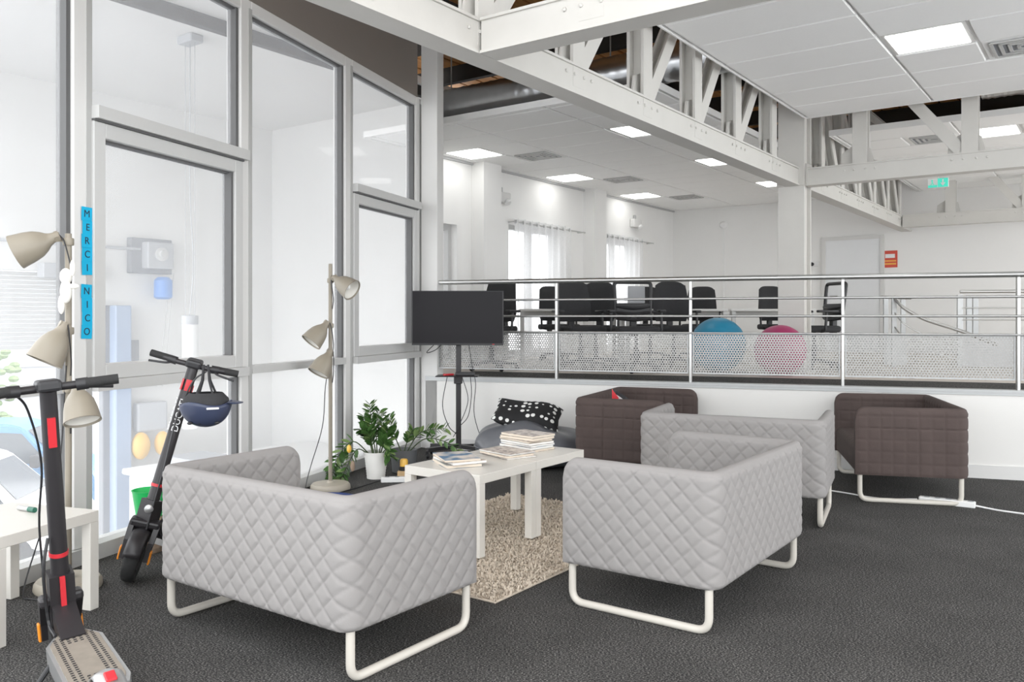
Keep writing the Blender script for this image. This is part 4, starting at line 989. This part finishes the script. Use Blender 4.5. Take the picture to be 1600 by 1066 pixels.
prof = [(0.075, 0.0)]
for k in range(9): prof += [(0.077+0.022*k/9, 0.012+k*0.021), (0.075+0.022*k/9, 0.022+k*0.021)]
prof += [(0.102, 0.205), (0.104, 0.22), (0.097, 0.22), (0.094, 0.19)]
MB().lathe(prof, 32, None, True, False).build('pot', 'pot_white', t, 50)
MB().lathe([(0.001, 0.192), (0.094, 0.19)], 24, None, False, False).build('soil', 'soil', t)
zz_plant(t, [([(0, 0, 0), (-0.03, 0, 0.2), (-0.05, -0.02, 0.42)], 0.062, 0.15), ([(0.01, 0, 0), (0, 0.02, 0.2), (0.03, 0, 0.36)], 0.06, 0.1), ([(-0.02, -0.02, 0), (-0.06, 0, 0.18), (-0.1, 0, 0.32)], 0.065, 0.2),
    ([(0.03, 0, 0), (0.08, -0.03, 0.12), (0.11, -0.05, 0.23)], 0.07, 0.1), ([(0.04, -0.03, 0), (0.1, -0.06, 0.06), (0.13, -0.09, 0.0)], 0.065, 0.1), ([(-0.04, -0.02, 0), (-0.18, -0.05, 0.12), (-0.3, -0.08, 0.0), (-0.34, -0.1, -0.15)], 0.075, 0.15),
    ([(-0.03, 0.02, 0), (-0.07, 0.02, 0.15), (-0.12, -0.02, 0.22)], 0.065, 0.1), ([(0.02, 0.03, 0), (0.05, 0.03, 0.18), (0.06, 0.0, 0.3)], 0.06, 0.1), ([(-0.01, -0.03, 0), (-0.03, -0.06, 0.12), (-0.05, -0.09, 0.2)], 0.06, 0.2), ([(0.04, -0.03, 0), (0.07, -0.08, 0.1), (0.09, -0.1, 0.12)], 0.07, 0.1),
    ([(-0.04, -0.04, 0), (-0.14, -0.08, 0.06), (-0.22, -0.12, -0.08), (-0.26, -0.14, -0.17)], 0.06, 0.3)], Vector((0, 0, 0.19)))
m = MB(); m.ell((-0.2, -0.12, 0.26), (0.02, 0.02, 0.035), 8, 6); m.build('yellow_leaf', 'yellow', t); m = MB(); m.ell((-0.17, -0.13, 0.12), (0.02, 0.015, 0.045), 8, 6); m.build('dry_leaf', 'basket', t)
t = thing('potted_plant', 'arching green plant in a dark grey pot behind the white pot', 'plant', (-0.93, 7.27, 0))
MB().lathe([(0.08, 0), (0.1, 0.01), (0.115, 0.19), (0.118, 0.2), (0.108, 0.2), (0.1, 0.17)], 28, None, True, False).build('pot', 'pot_grey', t, 50)
MB().lathe([(0.001, 0.172), (0.1, 0.17)], 24, None, False, False).build('soil', 'soil', t)
zz_plant(t, [([(0.02, -0.02, 0), (0.15, -0.05, 0.18), (0.36, -0.08, 0.22)], 0.055, 0.7), ([(0.03, -0.02, 0), (0.2, -0.06, 0.13), (0.42, -0.1, 0.08), (0.52, -0.13, -0.05)], 0.05, 0.5), ([(-0.02, 0, 0), (-0.08, 0, 0.15), (-0.12, 0, 0.3)], 0.06, 0.2), ([(0, -0.02, 0), (0.04, -0.03, 0.12), (0.08, -0.04, 0.2)], 0.055, 0.3)], Vector((0, 0, 0.17)))
t = thing('warning_beacon', 'small yellow beacon light on a wooden block beside the grey pot', 'beacon', (-0.90, 7.04, 0))
MB().bevbox(-0.05, 0.06, -0.05, 0.05, 0, 0.06, 0.004, 1).build('block', 'wood', t)
MB().lathe([(0.042, 0.06), (0.042, 0.09), (0.035, 0.095)], 20).build('beacon_base', 'black', t, 40)
MB().lathe([(0.034, 0.095), (0.034, 0.14), (0.026, 0.155), (0.001, 0.16)], 20).build('lens', 'yellow', t, 50)
def power_strip(label, loc, rz, n, l):
    t = thing('power_strip', label, 'power strip', loc, rz)
    MB().bevbox(0, l, -0.028, 0.028, 0, 0.042, 0.006, 2).build('strip_body', 'cord_white', t)
    for k in range(n):
        x = 0.05+k*(l-0.08)/max(1, n-1)
        MB().lathe([(0.001, 0.036), (0.015, 0.037), (0.018, 0.0435), (0.02, 0.0435)], 14, Matrix.Translation((x, 0, 0))).build('socket', 'mid_grey', t)
    return t
power_strip('white power strip standing against the white plant pot', (-1.06, 6.83, 0), R(8), 3, 0.24)
t = power_strip('white power strip on the carpet under the brown sofa leg', (2.95, 6.12, 0), R(-35), 5, 0.36)
tag(MB().tube(curve_pts([(2.94, 6.13, 0.015), (2.7, 6.2, 0.006), (2.5, 6.42, 0.006), (2.3, 6.62, 0.006), (1.95, 6.9, 0.006)], 30), 0.0055, 8).build('power_cable', 'cord_white', None, 60), 'white cable running from under the brown sofa to its power strip', 'cable')
tag(MB().tube(curve_pts([(3.25, 5.915, 0.015), (3.35, 5.82, 0.006), (3.5, 5.68, 0.006), (3.7, 5.5, 0.006), (4.2, 5.2, 0.006)], 30), 0.0065, 8).build('extension_cord', 'cord_white', None, 60), 'white extension cord leaving the power strip across the carpet', 'cable')
tag(MB().tube(curve_pts([(-1.06, 6.81, 0.02), (-1.2, 6.6, 0.006), (-1.32, 6.35, 0.006), (-1.3, 6.1, 0.006)], 24), 0.005, 8).build('floor_cable', 'black', None, 60), 'black cable on the carpet in front of the lamp base', 'cable')
# items by the window behind the sofa
t = thing('green_bucket', 'bright green bucket on a pot by the window behind the scooter', 'bucket', (-2.075, 4.83, 0.202))
MB().lathe([(0.07, 0), (0.09, 0.14), (0.095, 0.15), (0.088, 0.15), (0.068, 0.01)], 24, None, True, False).build('bucket_body', 'green', t, 50)
t = thing('woven_pot', 'brown woven basket pot under the green bucket', 'basket', (-2.075, 4.83, 0))
MB().lathe([(0.075, 0)]+[(0.08+0.004*(k % 2)+0.01*k/9, 0.01+k*0.02) for k in range(10)]+[(0.07, 0.198)], 24).build('basket_body', 'basket', t)
m = MB(); n = 16; vs = []; fs = []
for j in range(n+1):
    for i in range(n+1):
        x, y = i/n-0.5, j/n-0.5; e = max(0, 1-max(abs(x), abs(y))*2)
        vs.append((x*0.5, y*0.35, 0.01+0.05*e**0.5+0.01*math.sin(9*x+5*y)*e))
for j in range(n):
    for i in range(n): fs.append((j*(n+1)+i, j*(n+1)+i+1, (j+1)*(n+1)+i+1, (j+1)*(n+1)+i))
o = m.add(vs, fs).build('folded_blanket', 'navy_cloth', None, 60, (-1.30, 6.12, 0), R(-20)); o.modifiers.new('thickness', 'SOLIDIFY').thickness = 0.008
tag(o, 'dark blue cloth crumpled on the carpet before the lamp base', 'cloth')
# marker pen on the left table
t = thing('marker_pen', 'green marker pen lying on the low table', 'pen', (-2.22, 3.86, 0.462), R(-25))
MB().tube([(-0.05, 0, 0), (0.025, 0, 0)], 0.011, 12).build('barrel', 'silver', t, 40)
MB().tube([(0.02, 0, 0), (0.06, 0, 0)], 0.012, 12).build('cap', 'dark_green', t, 40)

# ============================================================ BEAN BAG + CUSHION
t = thing('bean_bag', 'dark grey satin bean bag against the half wall', 'bean bag', (0.20, 7.62, 0), R(-18))
vs = []; fs = []; n, k_ = 26, 56
for i in range(n+1):
    th = PI*i/n
    for j in range(k_):
        a = 2*PI*j/k_; r_ = max(0.0, math.sin(th))**0.55; z = -math.cos(th)
        wr = 1+0.03*math.sin(5*a+3*z)+0.02*math.sin(11*a-4*z)*max(0, z+0.6)
        hz = 0.17+0.16*z if z < 0 else 0.17+(0.20+0.05*math.cos(a+2.2)+0.03*math.sin(3*a))*z
        vs.append((0.56*r_*math.cos(a)*wr, 0.42*r_*math.sin(a)*wr, max(0.0, hz)))
for i in range(n):
    for j in range(k_): fs.append((i*k_+j, i*k_+(j+1) % k_, (i+1)*k_+(j+1) % k_, (i+1)*k_+j))
MB().add(vs, fs).build('bag', 'satin', t, 80)
MB().tube([(0.56*math.cos(a)*0.99, 0.42*math.sin(a)*0.99, 0.17) for a in [2*PI*i/40 for i in range(41)]], 0.006, 6).build('seam_piping', 'satin', t, 60)
m = MB(); n = 20; vs = []; fs = []
for sd in (1, -1):
    o_ = len(vs)
    for j in range(n+1):
        for i in range(n+1):
            x, y = 2*i/n-1, 2*j/n-1; h_ = 0.075*max(0, (1-x**4)*(1-y**4))**0.5
            pin = 1-0.06*(1-abs(x*y)); vs.append((0.30*x*pin, 0.17*y*pin, sd*h_+0.02*math.sin(3*x)))
    for j in range(n):
        for i in range(n):
            q = (o_+j*(n+1)+i, o_+j*(n+1)+i+1, o_+(j+1)*(n+1)+i+1, o_+(j+1)*(n+1)+i); fs.append(q if sd > 0 else q[::-1])
o = m.add(vs, fs).build('polka_dot_cushion', 'dots', None, 80, (0.14, 7.56, 0.465), rot=(R(28), R(10), R(-8)))
tag(o, 'black cushion with white polka dots lying on the bean bag', 'cushion')

# ============================================================ STICKY NOTES
z = at(146, 328, 4.86); 
word = 'MERCI NICO'; y_n = YB[2]+0.066
zt = 1.34+(495-328)*4.72/1320
kk = 0
for i, ch in enumerate(word):
    if ch == ' ': continue
    zz = zt-0.038-i*0.0735+(0.02 if i > 5 else 0.0)
    p_ = Wp(XI+0.007, YB[2]+0.025+rr.uniform(-0.004, 0.004), zz)
    t = tag(MB().bevbox(-0.036, 0.036, -0.001, 0.0, -0.038, 0.038, 0.0004, 1).build('sticky_note', 'post_it', None, None, p_, WA+PI/2), 'blue sticky note with a handwritten letter %s on the window post%s' % (ch, '' if ch not in 'CI' else (', upper word' if i < 5 else ', lower word')), 'sticky note', 'blue sticky notes')
    t.rotation_euler = (0, R(rr.uniform(-3, 3)), WA+PI/2)
    link_mesh('letter', text_mesh(ch, 0.055, 'ink'), t, (0, -0.0018, 0), rot=(PI/2, 0, 0))

# ============================================================ FAR ROOM FURNITURE
def office_chair(label, x, y, rz, meshback, group='black office chairs behind the railing'):
    t = thing('office_chair', label, 'chair', (x, y, MEZ), rz, group)
    MB().bevbox(-0.24, 0.24, -0.23, 0.25, 0.45, 0.53, 0.03, 3).build('seat', 'black_fabric', t, 50)
    if meshback:
        m = MB(); p_ = arc([(-0.2, -0.25, 0.62), (-0.22, -0.3, 1.05), (0.22, -0.3, 1.05), (0.2, -0.25, 0.62)], 0.05); m.tube(p_, 0.022, 8)
        for z in (0.62, 0.69, 0.76): m.tube(curve_pts([(-0.2, -0.25, z), (0, -0.2, z-0.02), (0.2, -0.25, z)], 8), 0.018, 8)
        m.bevbox(-0.2, 0.2, -0.27, -0.235, 0.6, 0.8, 0.015, 2); m.build('back_frame', 'black', t, 40)
        m = MB(); m.bevbox(-0.04, 0.04, -0.29, -0.22, 0.40, 0.64, 0.01, 1); m.build('back_bracket', 'black', t)
    else:
        n = 10; vs = []; fs = []
        for sd in (0, 1):
            for j in range(n+1):
                z = 0.58+0.52*j/n; hw_ = 0.235-0.05*(j/n)**2-0.04*max(0, 1-j/2)
                for i in range(n+1):
                    x_ = (2*i/n-1)*hw_; yy = -0.25-0.06*(j/n)+0.05*(x_/hw_)**2+0.03*math.sin(PI*j/n)
                    e = min(i, n-i, j, n-j)/2; th_ = 0.03*min(1, e)**0.5
                    vs.append((x_, yy+(th_ if sd else -th_), z-(0.05*(abs(x_)/hw_)**4 if j == n else 0)))
        W_ = n+1
        for sd in (0, 1):
            o_ = sd*W_*W_
            for j in range(n):
                for i in range(n):
                    q = (o_+j*W_+i, o_+j*W_+i+1, o_+(j+1)*W_+i+1, o_+(j+1)*W_+i); fs.append(q if not sd else q[::-1])
        MB().add(vs, fs).build('backrest', 'black_fabric', t, 60)
        m = MB(); m.bevbox(-0.04, 0.04, -0.32, -0.27, 0.42, 0.8, 0.01, 1); m.build('back_bracket', 'black', t)
    for sd in (-1, 1):
        m = MB(); m.tube(arc([(sd*0.2, 0.02, 0.46), (sd*0.29, 0.02, 0.47), (sd*0.29, 0.0, 0.7)], 0.03), 0.016, 8); m.bevbox(sd*0.29-0.035, sd*0.29+0.035, -0.14, 0.12, 0.69, 0.72, 0.01, 2); m.build('armrest', 'black', t, 40)
    MB().lathe([(0.03, 0.1), (0.03, 0.28), (0.02, 0.28), (0.02, 0.45)], 12).build('gas_lift', 'black', t, 40)
    m = MB()
    for k in range(5):
        a = 2*PI*k/5; d = Vector((math.cos(a), math.sin(a), 0)); m.bar((0, 0, 0.11), tuple(d*0.3+Vector((0, 0, 0.075))), 0.05, 0.03)
    m.build('star_base', 'black', t)
    for k in range(5):
        a = 2*PI*k/5; m = MB(); m.lathe([(0.02, -0.02), (0.028, -0.015), (0.028, 0.015), (0.02, 0.02)], 12, Matrix.Translation((0.3*math.cos(a), 0.3*math.sin(a), 0.028)) @ aim((-math.sin(a), math.cos(a), 0)))
        m.box(0.3*math.cos(a)-0.012, 0.3*math.cos(a)+0.012, 0.3*math.sin(a)-0.012, 0.3*math.sin(a)+0.012, 0.04, 0.07); m.build('caster', 'black', t, 40)
    return t
def px_at(px, Y): return ((px-800)/1320*Y, Y)
for lab, px, Y, rz, mb in [('black office chair half hidden behind the television', 768, 10.1, R(150), False),
        ('black office chair at the near end of the desk by the first sheer curtain', 873, 12.5, R(205), False),
        ('black high back office chair turned away, left of a touching pair', 907, 10.25, R(200), False),
        ('black high back office chair turned away, right of a touching pair', 931, 10.9, R(165), False),
        ('black office chair with open framed back and slatted lower back', 994, 9.75, R(180), True),
        ('black office chair behind the framed back chair', 1016, 12.6, R(185), False),
        ('black wide backed office chair beside the blue ball', 1053, 10.75, R(180), False),
        ('black office chair behind the wide backed one', 1093, 12.6, R(160), False),
        ('black office chair half hidden by the steel column', 1217, 12.4, R(190), False),
        ('black frame backed office chair seen side on by the column', 1272, 10.4, R(100), True)]:
    x, y = px_at(px, Y); office_chair(lab, x, y, rz, mb)
def desk(label, x0, x1, Y, d=0.7):
    t = thing('desk', label, 'desk', (x0, Y, MEZ), 0, 'white desks')
    l = x1-x0; MB().bevbox(0, l, 0, d, 0.715, 0.745, 0.004, 1).build('desktop', 'white_paint', t)
    for x in (0.04, l-0.04):
        for y in (0.04, d-0.04): MB().box(x-0.025, x+0.025, y-0.025, y+0.025, 0, 0.715).build('leg', 'alu', t)
    MB().box(0.06, l-0.06, d/2-0.02, d/2+0.02, 0.66, 0.715).build('crossbar', 'alu', t)
desk('white desk beside the first sheer curtain', 0.10, 1.49, 11.4, 0.6)
desk('white desk between the framed back chair and the blue ball', 1.53, 2.92, 11.4, 0.6)
desk('white desk ending behind the steel column', 2.96, 4.1, 11.4, 0.6)
t = thing('monitor', 'small grey monitor standing on the white desk', 'monitor', (1.72, 11.7, MEZ+0.745), R(10))
MB().bevbox(-0.08, 0.08, -0.06, 0.06, 0, 0.012, 0.004, 1).build('monitor_foot', 'mid_grey', t); MB().bevbox(-0.015, 0.015, -0.01, 0.01, 0.01, 0.1, 0.003, 1).build('monitor_neck', 'mid_grey', t); MB().bevbox(-0.12, 0.12, -0.02, 0.01, 0.08, 0.32, 0.006, 1).build('monitor_panel', 'mid_grey', t)
def ball(label, px, Y, r, m_):
    x, y = px_at(px, Y); t = thing('exercise_ball', label, 'ball', (x, y, MEZ))
    prof = [(max(0.001, r*math.sin(PI*i/40)*(1+(0.004 if i % 4 == 0 else 0))), r-r*math.cos(PI*i/40)) for i in range(41)]
    MB().lathe(prof, 48).build('ball_skin', m_, t, 70); MB().lathe([(0.012, 0), (0.012, 0.006), (0.004, 0.008)], 12, Matrix.Translation((0, -r*0.996, r)) @ aim((0, -1, 0))).build('valve', 'cord_white', t)
ball('large blue exercise ball behind the railing', 1122, 9.75, 0.315, 'blue_ball')
ball('magenta exercise ball in front of the steel column', 1219, 9.2, 0.275, 'pink_ball')

# curtains on rods, emergency lamps
def curtain(label, a0, a1, bottom, top):
    t = thing('sheer_curtain', label, 'curtain', G(BL+0.12, a0, 0), GA)
    n = 90; vs = []; fs = []; L_ = a1-a0
    for i in range(n+1):
        y = L_*i/n; x = 0.035*math.sin(2*PI*y/0.19)
        for z in (bottom, (bottom+top)/2, top): vs.append((x*(1.1 if z == bottom else 1), y, z))
    for i in range(n):
        for j in range(2): fs.append((i*3+j, i*3+j+1, (i+1)*3+j+1, (i+1)*3+j))
    MB().add(vs, fs).build('fabric', 'voile', t, 80)
    MB().tube([(0, -0.02, top-0.05), (0, L_+0.5, top-0.05)], 0.012, 10).build('curtain_rod', 'alu', t, 40)
    k = int(L_/0.19*1)
    for q in range(k+1):
        mm = Matrix.Translation((0, q*0.19+0.02, top-0.05)) @ aim((0.5, 1, 0)); MB().lathe([(0.02, -0.006), (0.032, -0.006), (0.032, 0.006), (0.02, 0.006), (0.02, -0.006)], 14, mm, False, False).build('grommet', 'steel_dull', t)
    for y in (0.0, L_+0.45): MB().box(-0.12, 0.0, y-0.012, y+0.012, top-0.06, top-0.04).build('rod_bracket', 'alu', t)
curtain('sheer white curtain on the window between the pilasters', 10.34, 11.9, MEZ+0.02, 2.82)
curtain('sheer white curtain on the window next to the back corner', 13.15, 14.5, MEZ+0.02, 2.82)
for a_, lab in ((10.12, 'white emergency light box above the curtain rod near the first pilaster'), (14.4, 'white emergency light box above the curtain in the back corner')):
    t = thing('emergency_light', lab, 'emergency light', G(BL+0.003, a_, 3.03), GA)
    MB().bevbox(0, 0.1, -0.16, 0.16, 0, 0.16, 0.02, 2).build('lamp_housing', 'white_paint', t)
    m = MB(); m.lathe([(0.05, 0), (0.06, 0.03), (0.04, 0.05)], 16, Matrix.Translation((0.1, 0.05, 0.03)) @ aim((0.7, 0.0, -0.7))); m.build('lamp_head', 'cord_white', t, 40)
    MB().bevbox(0, 0.04, -0.03, 0.03, 0.16, 0.24, 0.008, 1).build('wall_bracket', 'vent_grey', t)
# back wall fittings
def bw(px, py):
    b_ = ray_back(px); Y = G(b_, AB).y; return (b_, CAMZ+(495-py)*Y/1320)
b_, z_ = bw(1131, 352); t = thing('wall_alarm', 'round white alarm on the back wall with a cable running down', 'alarm', G(b_, AB, z_), GA)
MB().lathe([(0.075, 0), (0.075, 0.03), (0.05, 0.06), (0.001, 0.065)], 20, aim((0, -1, 0))).build('alarm_body', 'cord_white', t, 40)
MB().box(-0.012, 0.012, -0.018, 0, MEZ-z_, -0.06).build('cable_trunking', 'grid_bar', t)
b_, z_ = bw(1272, 413); t = thing('door_reader', 'small black round reader on a white plate beside the door', 'card reader', G(b_, AB, z_), GA)
MB().bevbox(-0.09, 0.09, -0.015, 0, -0.05, 0.05, 0.008, 1).build('plate', 'cord_white', t); MB().lathe([(0.035, 0.015), (0.035, 0.028), (0.001, 0.03)], 18, Matrix.Translation((-0.03, 0, 0)) @ aim((0, -1, 0))).build('reader_disc', 'black', t)
b_, z_ = bw(1391, 405); t = thing('notice', 'red and yellow printed notice on the back wall by the door', 'notice', G(b_, AB-0.002, z_), GA)
MB().box(-0.12, 0.12, -0.008, 0, -0.15, 0.15).build('sheet', 'red_sign', t); MB().box(-0.08, 0.08, -0.010, -0.008, 0.02, 0.09).build('white_field', 'white_print', t)
m = MB(); m.box(-0.1, 0.1, -0.010, -0.008, -0.045, -0.02); m.box(-0.1, 0.1, -0.010, -0.008, -0.10, -0.07); m.build('yellow_line', 'yellow_sign', t)
# exit sign hanging below the ceiling
ep = at(1466, 286, 12.6)
t = thing('exit_sign', 'green and white emergency exit sign hanging behind the cross truss', 'exit sign', ep, GA)
MB().bevbox(-0.14, 0.14, -0.015, 0.015, -0.07, 0.07, 0.004, 1).build('sign_box', 'cord_white', t)
MB().box(-0.005, 0.135, -0.018, -0.015, -0.065, 0.065).build('green_field', 'exit_green', t); MB().box(-0.135, -0.012, -0.018, -0.015, -0.065, -0.03).build('green_field', 'exit_green', t)
m = MB(); m.box(0.055, 0.075, -0.020, -0.018, -0.01, 0.05); m.add([(0.03, -0.020, 0.0), (0.10, -0.020, 0.0), (0.065, -0.020, -0.05)], [(0, 2, 1)]); m.build('arrow', 'white_print', t)
m = MB(); m.lathe([(0.012, 0), (0.001, 0.001)], 10, Matrix.Translation((-0.08, -0.018, 0.04)) @ aim((0, -1, 0))); m.bar((-0.08, -0.019, 0.03), (-0.075, -0.019, -0.005), 0.014, 0.002, up=(0, 1, 0)); m.bar((-0.075, -0.019, 0.0), (-0.055, -0.019, -0.025), 0.009, 0.002, up=(0, 1, 0)); m.bar((-0.078, -0.019, 0.0), (-0.1, -0.019, -0.028), 0.009, 0.002, up=(0, 1, 0)); m.build('running_figure', 'exit_green', t)
MB().tube([(0, 0, 0.07), (0, 0, CEIL-ep.z)], 0.006, 6).build('hanger', 'cord_white', t)

# stair railings on the mezzanine
t = thing('stair_handrail', 'grey steel stair rail curving down beyond the railing', 'railing', (0, 0, 0))
def q(px, py, Y): return at(px, py, Y)
p0, p1, p2 = q(1384, 0, 11.2), q(1397, 0, 10.9), q(1411, 0, 11.3)
for p_ in (p0, p1, p2):
    MB().box(p_.x-0.03, p_.x+0.03, p_.y-0.012, p_.y+0.012, MEZ, 1.58).build('stair_post', 'steel_dull', t)
MB().tube([(p0.x-0.05, p0.y, 1.60), (p2.x+0.1, p2.y, 1.59)], 0.022, 10).build('top_rail', 'steel', t, 40)
MB().tube(curve_pts([(p1.x, p1.y, 1.60), q(1412, 481, 10.8), q(1445, 499, 10.7), q(1500, 517, 10.5), q(1560, 540, 10.3)], 24), 0.022, 10).build('sloping_rail', 'steel', t, 40)
for dz in (0.2, 0.38): MB().tube(curve_pts([(p1.x, p1.y, 1.60-dz), q(1412, 481+dz*122, 10.8), q(1445, 499+dz*122, 10.7), q(1500, 517+dz*122, 10.5)], 20), 0.009, 8).build('thin_rail', 'steel', t, 40)
MB().box(p0.x, p2.x, p0.y-0.02, p0.y, MEZ, 1.12).build('infill_plate', 'steel_dull', t)
t = thing('stair_guardrail', 'grey steel guard rail with flat posts around the stairwell', 'railing', (0, 0, 0))
e0, e1 = q(1500, 0, 10.8), q(1900, 0, 10.0)
for px, Y in ((1500, 10.8), (1514, 11.1), (1524, 11.2)):
    p_ = q(px, 0, Y); MB().box(p_.x-0.035, p_.x+0.035, p_.y-0.012, p_.y+0.012, MEZ, 1.62).build('stair_post', 'steel_dull', t)
for z, r_ in ((1.66, 0.022), (1.45, 0.009), (1.3, 0.009)):
    MB().tube([(e0.x, e0.y, z), (e1.x, e1.y, z)], r_, 10).build('rail_bar', 'steel', t, 40)
MB().bar((e0.x, e0.y, 0.9), (e1.x, e1.y, 0.9), 0.01, 0.4).build('infill_plate', 'steel_dull', t)
